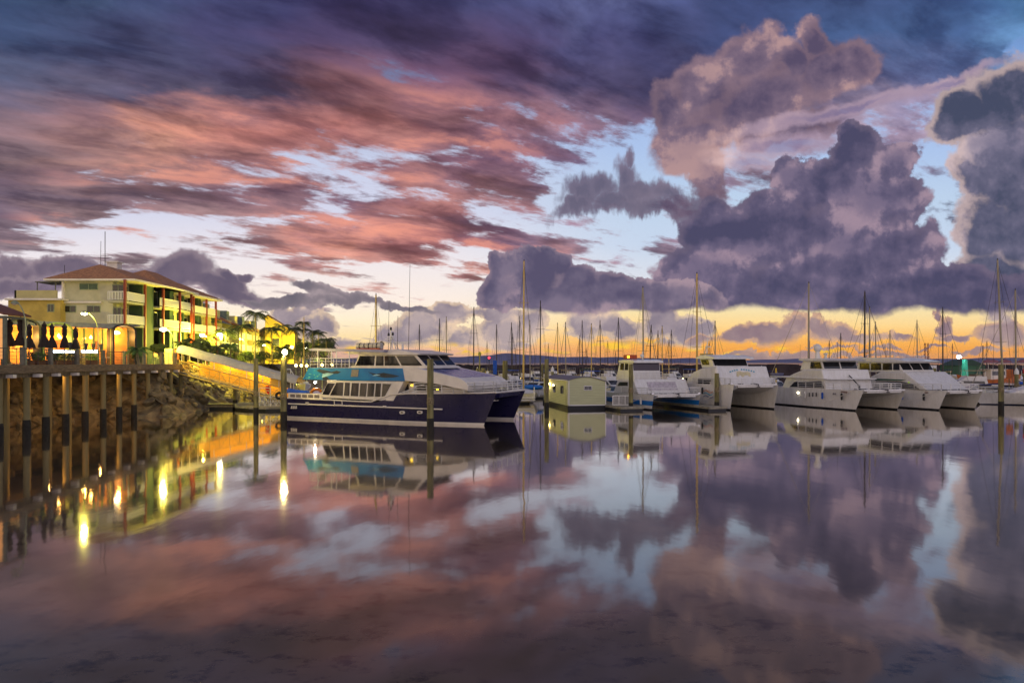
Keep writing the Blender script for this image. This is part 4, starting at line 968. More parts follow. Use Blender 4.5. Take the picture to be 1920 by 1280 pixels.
# ------------------------------------------------------------------ the low white yacht at the edge of the picture
ys_ = Side(X(1839, 99), 99, -1, .22)
gy = thing('low_yacht', 'low sleek white sailing yacht with navy cabin windows and anchor on its bow', 'yacht', (*ys_.o, 0), ys_.rz)
h = MB(); hull_half(h, 0, 4.4, 15, lambda x: 1.75-.25*(x < -8), 1.6, [(.12, .55), (.8, .85), (('d', 1), 1)], full=.4, p=1.8); h.build('hull', WHITE, gy, True)
h = MB(); hull_half(h, 0, 4.45, 15, lambda x: 1.75, 1.6, [(-.4, .2), (.14, .56)], full=.4, p=1.8); h.build('boot_stripe', mat('navy_boot', (20, 30, 60), .4), gy, True)
MB().prism([(-14, 1.5), (-14, 3.1), (-12, 3.3), (-6.4, 2.9), (-3.2, 1.72)], -1.4, 1.4).build('coachroof', WHITE, gy, bevel=.1)
MB().prism([(-12.5, 2.2), (-12.2, 2.85), (-6.6, 2.6), (-5.0, 2.1)], -1.43, 1.43).build('cabin_window', mat('navy_glass', (20, 24, 60), .15, var=0), gy)
MB().prism([(-4.2, 1.79), (-2.6, 1.79), (-1.6, 1.76), (-2.6, 1.86)], -.5, .5).build('fore_hatch', GLASS, gy)
mb = MB(); mb.tube((.9, 0, 1.3), (1.5, 0, .55), .06); mb.tube((1.1, -.45, .5), (1.9, .45, .62), .07); mb.build('anchor', ALUD, gy)
rail(gy, [(-12, 1.9, 1.6), (-6, 1.8, 1.7), (-2, 1.0, 1.78), (1.3, 0, 1.8)], .7, mids=1, posts=2.2, r=.022, m=STEEL); rail(gy, [(-12, -1.9, 1.6), (-6, -1.8, 1.7), (-2, -1.0, 1.78), (1.3, 0, 1.8)], .7, mids=1, posts=2.2, r=.022, m=STEEL)
# ------------------------------------------------------------------ sailing boats
hullcols = [('white', WHITE), ('cream', CREAM), ('pale blue', mat('pale_blue_hull', (120, 150, 180), .35, var=.04)), ('navy', NAVY), ('grey', mat('grey_hull', (130, 130, 135), .4, var=.05)), ('white', WHITE)]
covers = [('blue', BLUEC), ('sand', mat('sand_canvas', (170, 150, 110), .8)), ('green', mat('green_canvas', (40, 90, 70), .8)), ('grey', mat('grey_canvas', (110, 108, 112), .8)), ('navy', mat('navy_canvas', (30, 34, 80), .8))]
def sailboat(px, ty, Y, mm, label, hc=0, cc=0, rz=None, Lb=11, lean=0, r=.085, spread=2, rig=True, furl=False):
    zt = Z(ty, Y); x = X(px, Y)
    rz = R(-73+rnd.uniform(-4, 4)) if rz is None else rz
    t = thing('sailing_boat', label, 'sailing boat', (x, Y, 0), rz, 'sailing boats berthed across the marina')
    hm = hullcols[hc % 6][1]
    sh_ = Lb*.55
    h = MB(Matrix.Translation((sh_-1, 0, 0))); dk = lambda q: 1.25 if q < -3 else 1.25+.12*(q+3)
    hull_half(h, 0, Lb*.3, Lb, dk, 1.0, [(.1, .55), (.7, .9), (('d', 1), 1)], full=.45, p=2, N=12); h.build('hull', hm, t, True)
    MB().prism([(-3.2, 1.2), (-3.0, 1.85), (1.4, 1.75), (2.6, 1.3)], -Lb*.09, Lb*.09).build('cabin', WHITE, t, bevel=.06)
    MB().prism([(-2.6, 1.45), (-2.5, 1.7), (1.0, 1.62), (1.3, 1.45)], -Lb*.09-.02, Lb*.09+.02).build('cabin_window', GLASS, t)
    mb = MB(); tp = (lean, 0, zt); bs_ = (0, 0, 1.6)
    mb.tube(bs_, tp, r, r*.72, 8); mb.build('mast', mm, t, True)
    mb = MB(); H = zt-1.6
    for k in ([.5] if spread == 1 else [.38, .68]): mb.tube((lean*k, -1.05*(1.1-k*.4), 1.6+H*k), (lean*k, 1.05*(1.1-k*.4), 1.6+H*k), .03)
    mb.build('spreader', mm, t)
    if rig:
        mb = MB(); rr_ = .021
        mb.tube((Lb*.5, 0, 1.4), (lean, 0, zt-.3), rr_ if not furl else .07, rr_, 4).tube((-Lb*.46, 0, 1.4), (lean, 0, zt-.1), rr_, rr_, 4)
        for sg in (-1, 1): mb.path([(0, sg*Lb*.13, 1.3), (lean*.5, sg*1.0, 1.6+H*.5), (lean, 0, zt-.2)], rr_, 4)
        mb.build('rigging', ALUD if not furl else mm, t)
    MB().tube((-.1, 0, 2.5), (-4.6, 0, 2.6), .07).build('boom', mm, t)
    MB().loft([[(-.2-4.3*i/5, .02+.0*i+.22*math.cos(a)*(1-.5*i/5), 2.75-.1*i/5+.26*math.sin(a)*(1-.55*i/5)) for a in [k*math.pi/4 for k in range(8)]] for i in range(6)]).build('sail_cover', covers[cc % 5][1], t, True)
    MB().lathe([(.02, 0), (.09, .05), (.05, .3)], 6, (lean, 0, zt-.02)).build('masthead_fitting', ALUD, t)
    return t
MD, ML, MG = ALUD, ALU, ALUG
SB = [ # px, top y, distance, mast material, hull colour, cover, phrase
 (705, 553, 104, MG, 0, 1, 'tall gold masted sloop rising behind the ferry roof'),
 (786, 610, 150, MD, 1, 0, 'thin dark masted sloop just past the ferry wheelhouse'),
 (824, 599, 146, MD, 4, 3, 'dark masted sloop, first of the close pair beyond the ferry bow roof'),
 (837, 595, 152, ML, 0, 2, 'pale masted sloop, second of the close pair beyond the ferry bow roof'),
 (888, 578, 128, MD, 3, 4, 'dark masted sloop behind the yellow barge'),
 (931, 610, 150, MD, 5, 0, 'dark masted sloop above the blue banner post'),
 (959, 606, 155, MD, 2, 1, 'dark masted sloop, taller of the twin masts beside the gold mast'),
 (961.5, 626, 180, MD, 0, 3, 'dark masted sloop, shorter of the twin masts beside the gold mast'),
 (975, 594, 148, MD, 4, 2, 'dark masted sloop hard against the very tall gold mast'),
 (981.5, 490, 108, MG, 0, 0, 'very tall thick gold masted yacht with bundled blue sail'),
 (994, 602, 146, ML, 2, 4, 'grey masted sloop immediately beyond the very tall gold mast'),
 (1013, 566, 126, MD, 0, 0, 'dark tall masted sloop before the tall piling of the shed'),
 (1046, 607, 150, MG, 1, 0, 'gold masted sloop rising behind the floating shed'),
 (1061, 606, 132, ML, 1, 3, 'brown masted sloop above the corner of the floating shed'),
 (1087, 630, 172, MD, 4, 1, 'short dark masted sloop above the shed roof crest'),
 (1092, 602, 150, MD, 0, 2, 'dark masted sloop above the shed roof crest'),
 (1099, 652, 230, MD, 3, 0, 'very small far dark mast above the shed roof'),
 (1109, 608, 150, MG, 2, 4, 'gold masted sloop past the shed roof crest with joined spreader'),
 (1126, 602, 148, MD, 0, 1, 'dark masted sloop above the shed far corner'),
 (1154, 660, 240, MD, 4, 2, 'far short masted sloop before the striped catamaran cabin'),
 (1159, 597, 148, MD, 5, 3, 'dark masted sloop rising above the striped catamaran cabin'),
 (1206.5, 539, 112, ML, 0, 1, 'tall pale masted yacht behind the striped catamaran with dark furled stay'),
 (1217, 612, 120, MD, 3, 4, 'leaning dark masted sloop beside the tall pale mast'),
 (1233, 621, 160, MD, 0, 0, 'dark masted sloop just past the striped catamaran wheelhouse'),
 (1242, 612, 150, MG, 1, 2, 'gold masted sloop seen over the striped catamaran foredeck'),
 (1254, 638, 175, MG, 2, 3, 'short gold masted sloop over the striped catamaran foredeck'),
 (1258, 620, 165, MD, 4, 0, 'dark masted sloop over the striped catamaran bow rail'),
 (1307, 513, 103, MG, 0, 4, 'tall gold masted yacht behind the cream badge catamaran'),
 (1341, 604, 116, ML, 4, 1, 'pale masted sloop with crossbar top above the cream badge catamaran'),
 (1516, 531, 106, ML, 0, 4, 'tall pale masted yacht with heavy dark stay by the white radome'),
 (1576, 626, 150, MD, 1, 0, 'thin dark mast over the radome catamaran roof'),
 (1621, 548, 112, MD, 3, 1, 'maroon black masted yacht behind the long catamaran roof'),
 (1630.5, 577, 118, ML, 0, 2, 'grey masted yacht with slanted stays beside the maroon mast'),
 (1643, 605, 130, ML, 4, 3, 'grey masted sloop, shorter neighbour of the slanted stay yacht'),
 (1669, 621, 150, ML, 5, 0, 'slim pale masted sloop above the far catamaran wheelhouse'),
 (1720, 602, 140, ML, 2, 4, 'slim grey masted sloop past the far catamaran wheelhouse'),
 (1768, 578, 122, MD, 0, 0, 'dark masted yacht above the bow of the last white catamaran'),
 (1881, 488, 104, ML, 5, 4, 'very tall leaning pale masted yacht by the orange boat'),
 (1905, 544, 110, ML, 0, 0, 'tall slim pale mast with pennant stay near the picture edge'),
 (570, 596, 150, MG, 0, 1, 'gold masted sloop before the far palm trees'),
 (1554, 640, 190, MD, 0, 2, 'small distant dark mast between radome and dish'),
 (913, 640, 250, MD, 0, 2, 'tiny distant mast behind the red beacon'),
 (1330, 640, 235, MD, 0, 3, 'tiny distant mast over the cream badge catamaran roof'),
 (1785, 645, 240, MD, 1, 1, 'tiny distant mast past the dark masted yacht'),
 (1850, 640, 225, MD, 2, 2, 'tiny distant mast over the orange boat'),
 (1140, 640, 240, MD, 1, 4, 'tiny distant mast past the floating shed'),
 (1028, 645, 245, MD, 1, 2, 'tiny distant mast behind the shed piling')]
for px, ty, Y, mm, hc, cc, lab in SB:
    big = Y < 115
    ln = {1881: -1.1, 1217: .8, 981.5: .35, 705: 0}.get(px, rnd.uniform(-.25, .25))
    t = sailboat(px, ty, Y, mm, lab, hc, cc, Lb=13 if big else 10.5, lean=ln, r=.16 if big else .125, spread=2 if big else rnd.choice((1, 2)), furl=px in (1516, 1206.5, 1630.5, 1905),
        rz=R(15) if px in (1881,) else (R(160) if px in (1905, 1516, 1630.5) else None))
# ------------------------------------------------------------------ small motor boats of the inner rows
def cruiser(x, Y, rz, label, hc, L=9, fly=True, trim=None, glow=False):
    t = thing('motor_boat', label, 'motor boat', (x, Y, 0), rz, 'motor boats berthed behind the catamarans')
    h = MB(Matrix.Translation((L*.5, 0, 0))); hull_half(h, 0, L*.33, L, lambda q: 1.35+.3*max(0, 1+q/L*1.6), 1.1, [(.1, .7), (.7, .92), (('d', 1), 1)], full=.4, N=12); h.build('hull', hc, t, True)
    MB().prism([(-L*.36, 1.3), (-L*.34, 2.7), (L*.02, 2.75), (L*.2, 1.75), (L*.34, 1.6)], -L*.13, L*.13).build('cabin', WHITE, t, bevel=.07)
    MB().prism([(-L*.31, 1.85), (-L*.30, 2.5), (L*.02, 2.55), (L*.13, 1.9)], -L*.13-.03, L*.13+.03).build('cabin_window', GLASS, t)
    mb = MB(); a = (L*.03, 2.7); b = (L*.19, 1.82); dx_ = (b[0]-a[0])*.1; front_panel(mb, (a[0]+dx_, a[1]-.09), (b[0]-dx_, b[1]+.1), -L*.11, L*.11); mb.build('windscreen', GLASS, t)
    if fly:
        MB().prism([(-L*.34, 2.7), (-L*.34, 3.4), (-L*.06, 3.4), (0, 2.75)], -L*.115, L*.115).build('flybridge', WHITE, t, bevel=.05)
        MB().box(-L*.33, -L*.04, -L*.12, L*.12, 4.45, 4.55).build('bimini_top', trim or BLUEC, t)
        mb = MB()
        for sx_ in (-L*.32, -L*.06):
            for sy_ in (-L*.11, L*.11): mb.tube((sx_, sy_, 3.3), (sx_, sy_, 4.48), .03)
        mb.build('bimini_frame', STEEL, t)
    rail(t, [(L*.15, -L*.15, 1.6), (L*.38, -L*.08, 1.72), (L*.58, 0, 1.75), (L*.38, L*.08, 1.72), (L*.15, L*.15, 1.6)], .6, mids=1, posts=1.5, r=.02, m=STEEL)
    if glow: MB().ball((-L*.3, -L*.14, 2.3), .12).build('cabin_lamp', emis('cabin_lamp_glow', (255, 215, 130), 16), t)
    return t
CB = [(1003, 117, -120, WHITE, 8.5, False, None, 1, 'small white cruiser with yellow lit arch and blue tender near the ferry bow'),
 (1035, 128, -75, CREAM, 8, True, None, 0, 'small cream cruiser behind the first shed piling'),
 (1070, 133, -75, WHITE, 8.5, True, covers[1][1], 0, 'white cruiser above the floating shed roof'),
 (1118, 124, -70, WHITE, 9, True, None, 1, 'white flybridge cruiser past the floating shed corner'),
 (1148, 130, -72, mat('pale_blue_hull', (1, 1, 1)), 10, True, covers[3][1], 0, 'pale blue cruiser before the striped catamaran'),
 (1262, 124, -72, WHITE, 9, True, covers[4][1], 1, 'white cruiser with navy top over the striped catamaran foredeck'),
 (1288, 112, -70, WHITE, 8, False, None, 0, 'white runabout with lifebuoy beside the cream badge catamaran'),
 (1452, 122, -72, mat('dark_blue_hull', (40, 50, 90), .3), 10, True, covers[4][1], 0, 'dark blue cruiser between the cream badge boat and radome boat'),
 (1560, 132, -70, WHITE, 9, True, None, 0, 'white cruiser hidden behind the radome catamaran'),
 (1718, 120, -65, WHITE, 10, True, covers[1][1], 1, 'white cruiser with sand top past the far wheelhouse'),
 (1762, 124, 160, WHITE, 10, False, None, 0, 'long low white motor launch behind the last white catamaran'),
 (1800, 132, 165, WHITE, 12, True, covers[1][1], 1, 'white launch moored before the orange timber boat'),
 (868, 128, -75, WHITE, 9, True, covers[4][1], 0, 'white cruiser behind the ferry foredeck'),
 (935, 125, -70, WHITE, 8.5, True, covers[3][1], 1, 'white cruiser between the ferry bow pilings'),
 (965, 135, -70, mat('grey_hull', (1, 1, 1)), 9, True, None, 0, 'grey cruiser below the twin dark masts'),
 (1200, 150, -70, WHITE, 9, True, covers[2][1], 0, 'white cruiser with green top in the second row'),
 (1400, 150, -72, WHITE, 9, True, None, 0, 'white cruiser by the short groyne'),
 (1830, 105, 158, WHITE, 9, False, None, 0, 'white day boat tucked behind the last catamaran bow')]
for px, Y, a, hc, L, fl, tr, gl, lab in CB: cruiser(X(px, Y), Y, R(a), lab, hc, L, fl, tr, gl)
fr = random.Random(31)
NT_ = ['white', 'cream', 'grey', 'navy hulled', 'pale blue']
NM_ = [WHITE, CREAM, MATS['grey_hull'], NAVY, MATS['pale_blue_hull']]
k_ = 0
for row, (Y0, pxs) in enumerate(((158, (838, 876, 918, 952, 990, 1030, 1066, 1104, 1142, 1180, 1222, 1262, 1300, 1338, 1380)), (205, (850, 884, 912, 946, 978, 1008, 1040, 1074, 1110, 1146, 1186, 1226, 1268, 1306, 1420, 1460)), (140, (1690, 1728, 1780, 1870, 1915)))):
    for j, px in enumerate(pxs):
        c_i = (j*2+row) % 5; y_ = Y0+fr.uniform(-5, 5)
        cruiser(X(px, y_), y_, R(-75+fr.uniform(-10, 10)), NT_[c_i]+' motor boat, '+ORD[j+1]+' along the '+('middle row past the ferry', 'outermost row past the ferry', 'row behind the last catamaran')[row], NM_[c_i], fr.uniform(8, 10.5), fr.random() < .6, covers[fr.randrange(5)][1], fr.random() < .3)
t = thing('inflatable_tender', 'bright blue covered tender hung by the small cruiser at the ferry bow', 'tender', (X(997, 112), 112, 0), R(-8))
MB().loft([[(-1.8+3.6*i/8, .7*math.cos(a)*math.sin(math.pi*(.1+.8*i/8))**.5, 2.0+.45*math.sin(a)*math.sin(math.pi*(.1+.8*i/8))**.5) for a in [k*math.pi/5 for k in range(10)]] for i in range(9)]).build('hull', BLUEP, t, True)
MB().tube((-1.2, 0, 2.3), (-1.2, 0, 3.3), .05).tube((1.2, 0, 2.3), (1.2, 0, 3.3), .05).tube((-1.2, .1, .5), (-1.2, .1, 1.8), .1).tube((1.2, .1, .5), (1.2, .1, 1.8), .1).build('davits', RAILW, t)
# yellow barge
Y = 132; t = thing('yellow_barge', 'bright yellow walled work barge beyond the ferry foredeck', 'barge', (X(880, Y), Y, 0), R(4))
MB().box(-4.5, 5.5, -2.5, 2.5, -.3, 2.2).build('hull', YELP, t); MB().box(-4.4, 3.2, -2.2, 2.2, 2.2, 4.35).build('deckhouse', YELP, t, bevel=.06)
MB().box(-4.45, 3.25, -2.3, 2.3, 4.35, 4.48).build('roof', mat('barge_roof', (170, 160, 90), .6), t)
MB().box(-5.5, -4.6, -2.4, -1.5, 2.6, 4.2).build('orange_locker', ORANGE, t)
for x in (-3, -.8, 1.4): MB().box(x, x+1.2, -2.23, -2.18, 3.1, 3.9).build('window', GLASS, t)
MB().tube((2.0, 0, 4.4), (2.0, 0, 7.6), .1).ball((2.0, 0, 7.7), .45, sq=(.7, .7, 1)).build('davit_post', mat('yellow_green_fitting', (180, 170, 60), .5), t)
# blue banner post, red beacon
Y = 122; t = thing('banner_post', 'tall post wrapped with a royal blue banner behind the ferry bow rail', 'post', (X(928, Y), Y, 0))
MB().tube((0, 0, -1), (0, 0, 4.0), .28).build('post', PILE, t, True); MB().box(-.35, .35, -.3, .3, 3.9, 6.45).build('banner', BLUEC, t, bevel=.08)
Y = 150; t = thing('red_beacon', 'small red channel light glowing low over the bay', 'beacon', (X(917, Y), Y, 0))
MB().tube((0, 0, -1), (0, 0, 6.9), .09).build('pole', ALUD, t); MB().ball((0, 0, 7.1), .22).build('lamp', emis('red_beacon_glow', (255, 40, 50), 8), t, True)
# orange timber boat
Y = 138; t = thing('timber_boat', 'varnished orange timber fishing boat with upswept sheer', 'fishing boat', (X(1855, Y), Y, 0), R(186))
h = MB(Matrix.Translation((5.8, 0, 0))); hull_half(h, 0, 3.6, 11, lambda q: 2.6+1.1*((q+5.5)/5.5)**2, 1.4, [(.1, .6), (1, .85), (('d', 1), 1)], full=.3, p=1.8, N=14); h.build('hull', WHITE, t, True)
h = MB(Matrix.Translation((5.8, 0, 0))); hull_half(h, 0, 3.68, 11, lambda q: 2.62+1.1*((q+5.5)/5.5)**2, 1.44, [(1.9, .95), (('d', 1), 1.01)], full=.3, p=1.8, N=14); h.build('sheer_planking', mat('varnished_timber', (190, 100, 35), .4, var=.15), t, True)
MB().box(-2.8, .6, -1.1, 1.1, 2.4, 4.6).build('wheelhouse', CREAM, t, bevel=.05); MB().box(-3, .9, -1.3, 1.3, 4.6, 4.72).build('roof', CREAM, t)
MB().box(-2.5, .3, -1.13, 1.13, 3.5, 4.3).build('window', GLASS, t)
MB().tube((1.4, 0, 2.4), (1.4, 0, 9.5), .09).tube((1.4, 0, 4), (-3.5, 0, 7), .06).build('mast', ALUD, t)
MB().ball((-1.2, 1.2, 4.9), .14).build('work_lamp', emis('work_lamp_glow', (255, 215, 120), 25), t)
Y = 106; t = thing('orange_sign_board', 'square orange board fixed on the leaning mast yacht dock', 'board', (X(1893, Y), Y, 0))
MB().box(-.5, .5, -.06, .06, 3.6, 5.0).build('board', mat('board_orange', (185, 95, 25), .6), t); MB().tube((0, .1, 0), (0, .1, 4.8), .07).build('post', PILE, t)
# trawler gantry, green shed and bright floodlight far off
Y = 210; t = thing('trawler', 'far fishing trawler with twin rust red gantry masts', 'trawler', (X(1737, Y), Y, 0), R(-80))
h = MB(Matrix.Translation((7, 0, 0))); hull_half(h, 0, 5, 15, lambda q: 2.6, 1.2, [(.1, .7), (('d', 1), 1)], N=10); h.build('hull', NAVY, t, True)
RUST = mat('rust_red_steel', (130, 60, 45), .7)
MB().box(-3, 2, -1.8, 1.8, 2.5, 5.2).build('wheelhouse', WHITE, t)
mb = MB()
for sy_ in (-1, 1):
    for o_ in (-.25, .25): mb.tube((0+o_, sy_*.6, 2.6), (0+o_, sy_*.5, 12.0), .07)
    for k in range(9): mb.tube((-.25, sy_*.55, 3+k), (.25, sy_*.55, 4+k), .05)
mb.tube((0, -.6, 7), (0, .6, 7), .09).tube((0, -1, 5), (0, -4.5, 2.6), .06).tube((0, 1, 5), (0, 4.5, 2.6), .06); mb.build('gantry', RUST, t)
Y = 330; t = thing('green_shed', 'far green roofed shed beside a glowing green tank', 'shed', (X(1820, Y), Y, 0))
MB().box(-6, 7, 0, 14, 0, 4.6).build('walls', mat('shed_green_wall', (60, 100, 70), .7), t)
MB().prism([(-6.5, 4.6), (0.5, 7.4), (7.5, 4.6)], -.5, 14.5).build('roof', mat('shed_green_roof', (44, 70, 54), .7), t)
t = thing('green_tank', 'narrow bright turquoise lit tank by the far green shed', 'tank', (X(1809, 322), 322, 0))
MB().lathe([(1.4, 0), (1.1, 7.0), (.3, 7.5)], 12).build('shell', mat('turquoise_tank', (60, 200, 160), .5, emit=(60, 220, 170), es=.06), t, True)  # weak emission put into the shell so the tank looks lit
Y = 320; t = thing('floodlight_tower', 'distant white floodlight burning over the far boat harbour', 'floodlight', (X(1798, Y), Y, 0))
MB().tube((0, 0, -1), (0, 0, 8.3), .15).build('pole', ALUD, t); MB().ball((0, 0, 8.6), .95, sq=(1.3, .5, .7)).build('lamp', emis('floodlight_glow', (235, 240, 255), 40), t, True)
# awnings/umbrella tops on the far quay: pink
PINK = mat('pink_canopy', (140, 86, 92), .7)
for i, px in enumerate((1853, 1862, 1885, 1918)):
    Y = 170; t = thing('quay_umbrella', 'pink quay umbrella, '+('first', 'second', 'third', 'fourth')[i]+' of the four beyond the orange timber boat', 'umbrella', (X(px, Y), Y, 0), 0, 'pink umbrellas on the far quay')
    MB().lathe([(1.5, 6.0), (1.1, 6.45), (.05, 6.9)], 10).build('canopy', PINK, t); MB().tube((0, 0, 3), (0, 0, 6.4), .05).build('pole', RAILW, t)
MB2 = dock('far_quay', 'low timber quay carrying the pink umbrellas', strip(X(1830, 172), 172, X(2000, 172), 172, 5), z0=2.0, z1=3.05, m=TIMB)
# ------------------------------------------------------------------ boardwalk on piles
DZ = 5.86
bw = thing('boardwalk', 'timber boardwalk on stout piles running past the lit restaurant', 'boardwalk', (0, 0, 0))
be = [(-38.4, 47), (-38.5, 52), (-38.7, 55), (-39.5, 59), (-40, 63), (-40.3, 67.5), (-40.8, 73), (-41.1, 77), (-41.4, 81), (-41.9, 85), (-42.3, 89), (-42.6, 91)]
bk = [(-46.5, 92.5), (-47.5, 84), (-52, 78), (-56, 70), (-66, 56), (-70, 47)]
MB().zprism(be+bk, DZ-.12, DZ).build('decking', mat('decking_boards', (120, 104, 80), .8, var=.2, vs=2, stretch=(6, .5, 1), bump=.3), bw)
FASC = mat('fascia_boards', (140, 120, 88), .85, var=.25, vs=1.6, stretch=(1, 1, 9), bump=.4, bs=8, col2=(92, 78, 56))
mb = MB(); mb2 = MB()
for a, b in zip(be, be[1:]):
    s_ = strip(a[0], a[1], b[0], b[1], .12); mb.zprism(s_, DZ-.62, DZ+.03)
    mb2.zprism(strip(a[0]-.5, a[1], b[0]-.5, b[1], .3), DZ-.98, DZ-.125)
mb.build('fascia', FASC, bw); mb2.build('bearer', TIMB, bw)
# piles carry the deck: parts of the boardwalk
def along(pts, step, start=0.):
    out = []; d = start
    acc = 0
    for a, b in zip(pts, pts[1:]):
        l = math.hypot(b[0]-a[0], b[1]-a[1])
        while d <= acc+l: t_ = (d-acc)/l; out.append((a[0]+(b[0]-a[0])*t_, a[1]+(b[1]-a[1])*t_)); d += step
        acc += l
    return out
DPILE = mat('deck_pile_concrete', (132, 120, 78), .9, var=.22, vs=1.5, bump=.35, stretch=(2, 2, .5), col2=(124, 112, 72))
for x, y in along(be, 3.3, 1.6):
    MB().lathe([(.27, -1.5), (.26, 1.2), (.235, 1.25), (.235, DZ-.98)], 12, (x-.5, y, 0)).build('pile', DPILE, bw, True)
    MB().lathe([(.3, -1.5), (.3, 1.15), (.27, 1.45)], 12, (x-.5, y, 0)).build('weed_band', WEED, bw, True)
    MB().cbox((x-.1, y+.7, DZ-.84), (.6, .35, .26)).build('pile_cap', CREAM, bw)
for x, y in along([(p[0]-4.2, p[1]+.5) for p in be[:8]], 3.3, 1.5): MB().lathe([(.24, -1.5), (.22, DZ-.13)], 10, (x, y, 0)).build('pile', DPILE, bw, True)
for i, (x, y) in enumerate(((-39.9, 60.5), (-40.9, 70))):
    o = MB().cbox((x-1.2, y, DZ-.35), (.3, .2, .12)).build('underdeck_lamp', emis('underdeck_glow', (255, 160, 60), 8), bw)
    point('underdeck_light', bw, (x-1.2, y, DZ-.7), 300, (1, .5, .12), .12)
# railing of the boardwalk
rl = thing('boardwalk_railing', 'dark wire railing with stout timber posts along the boardwalk edge', 'railing', (0, 0, 0))
mb = MB(); e2 = [(p[0]-.15, p[1]) for p in be]
for k in range(5): mb.path([(x, y, DZ+.2+k*.28) for x, y in e2], .012 if k < 4 else .035, 5)
for x, y in along(e2, 1.5, .4): mb.tube((x, y, DZ), (x, y, DZ+1.3), .026)
mb.build('rail_wires', ALUD, rl)
for x, y in along(e2, 4.5, 2.6): MB().cbox((x, y, DZ+.72), (.30, .30, 1.46)).build('post', mat('grey_timber_post', (116, 110, 92), .8, var=.15), rl, bevel=.03)
# ------------------------------------------------------------------ restaurant
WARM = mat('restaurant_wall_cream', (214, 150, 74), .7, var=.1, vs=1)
rs = thing('restaurant', 'glowing waterfront restaurant with three barrel arches and a flat grey roof', 'restaurant', (-50.0, 67.5, DZ), math.atan2(9.9, 7.4))
RSD = Side(-50.0, 67.5, 7.4, 9.9)
def yp(px, x=-43.0): return RSD.at(px, 679, -(x+43.0))[0]   # distance along the facade line
def yw(px, x): return x*1280/(px-960)
def arch_shell(cx, hw_, zs, y0, y1, th=.2, n=16, rise=.62):
    p = [(cx-hw_, 0), (cx-hw_, zs)]+[(cx-hw_*math.cos(math.pi*i/n), zs+hw_*rise*math.sin(math.pi*i/n)) for i in range(1, n)]+[(cx+hw_, zs), (cx+hw_, 0)]
    q = [(cx+(x-cx)*(1-th/hw_), z if z <= zs else zs+(z-zs)*(1-th/hw_)-.02) for x, z in p]
    return MB().prism(p+q[::-1], y0, y1)
GRN_LIT = mat('arch_frame_green_lit', (120, 140, 60), .6, var=.1); DKF = mat('arch_frame_dark', (26, 26, 24), .6, var=.1)  # green lamplight put into the colour of the lit frames
RGR = mat('restaurant_roof_grey', (104, 104, 120), .6, var=.1)
u0_, u1_ = -.3, yp(214)
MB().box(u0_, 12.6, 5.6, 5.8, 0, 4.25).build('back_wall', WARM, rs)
MB().box(u0_, 12.8, .0, 6, 4.3, 4.46).box(u0_, u1_, -.15, .1, 3.95, 4.31).build('flat_roof', RGR, rs)
for a, b, hw_, zs, m_ in ((12, 77, 0, 3.75, DKF), (80, 138, 0, 3.5, GRN_LIT), (211, 256, 0, 3.7, DKF)):
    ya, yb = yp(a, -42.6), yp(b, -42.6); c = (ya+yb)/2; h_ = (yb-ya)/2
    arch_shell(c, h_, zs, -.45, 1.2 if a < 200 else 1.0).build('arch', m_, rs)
    n = 14; q = [(c-h_*.9*math.cos(math.pi*i/n), zs+.02+h_*.55*math.sin(math.pi*i/n)) for i in range(n+1)]
    MB().prism(q, 5.3 if a < 200 else 2.3, 5.4 if a < 200 else 2.4).build('lunette', mat('lunette_screen', (214, 160, 84), .6, var=.12, vs=3, stretch=(1, 1, 6)), rs)
    if a < 200:
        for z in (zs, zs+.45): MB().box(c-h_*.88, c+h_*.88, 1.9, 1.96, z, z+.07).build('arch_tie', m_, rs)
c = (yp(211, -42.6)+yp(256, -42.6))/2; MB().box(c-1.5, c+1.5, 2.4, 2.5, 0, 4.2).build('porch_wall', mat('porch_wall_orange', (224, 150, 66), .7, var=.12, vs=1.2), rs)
for px in (8, 78, 142, 158, 176, 192, 209): MB().cbox((yp(px), .05, 1.95), (.16, .16, 3.9)).build('column', GRN_LIT if px > 130 else DKF, rs)
for i, y in enumerate((.9, 2.9, 4.9, 6.9, 8.8, 10.7)):
    MB().cbox((y, 5.57, 2.0), (1.3, .06, 1.4)).build('wall_picture', mat('wall_panel_'+('a', 'b', 'c')[i % 3], ((150, 90, 50), (190, 150, 90), (120, 80, 60))[i % 3], .6, var=.3, vs=2), rs)
NEON = emis('counter_light', (215, 232, 255), 9)
for xa, xb in ((97, 127), (129, 144), (153, 183)):
    ya, yb = yp(xa, -42.4), yp(xb, -42.4); zc = 6.1+(679-661)/1280*(67.5+.4*(ya+yb))-DZ
    MB().box(ya, yb, -.62, -.5, zc, zc+.26).build('counter_light', NEON, rs)
    MB().box(ya-.05, yb+.05, -.49, .2, 0, zc+.3).build('counter', mat('counter_front', (150, 120, 60), .5), rs)
for i, (u, v, z, pw) in enumerate(((1.2, 3.4, 3.0, 420), (3.6, 3.6, 2.9, 420), (6.0, 3.6, 2.9, 420), (8.4, 3.6, 2.9, 420), (10.6, 3.4, 2.9, 400), (1.9, .9, 3.3, 170), (4.9, .9, 3.0, 170), (8.0, .9, 2.9, 170))):
    MB().lathe([(.02, .3), (.16, .05), (.14, -.08), (.02, -.12)], 8, (u, v, z)).build('pendant_lamp', emis('pendant_glow', (255, 190, 90), 14), rs, True)
    point('pendant_light', rs, (u, v, z-.35), pw, (1, .52, .12), .15)
point('porch_light', rs, (c, 1.1, 3.1), 420, (1, .5, .1), .15)
MB().ball((c-.3, 1.0, 3.55), .26, sq=(1.6, 1, .6)).build('porch_lamp', emis('porch_glow', (255, 235, 190), 22), rs, True)
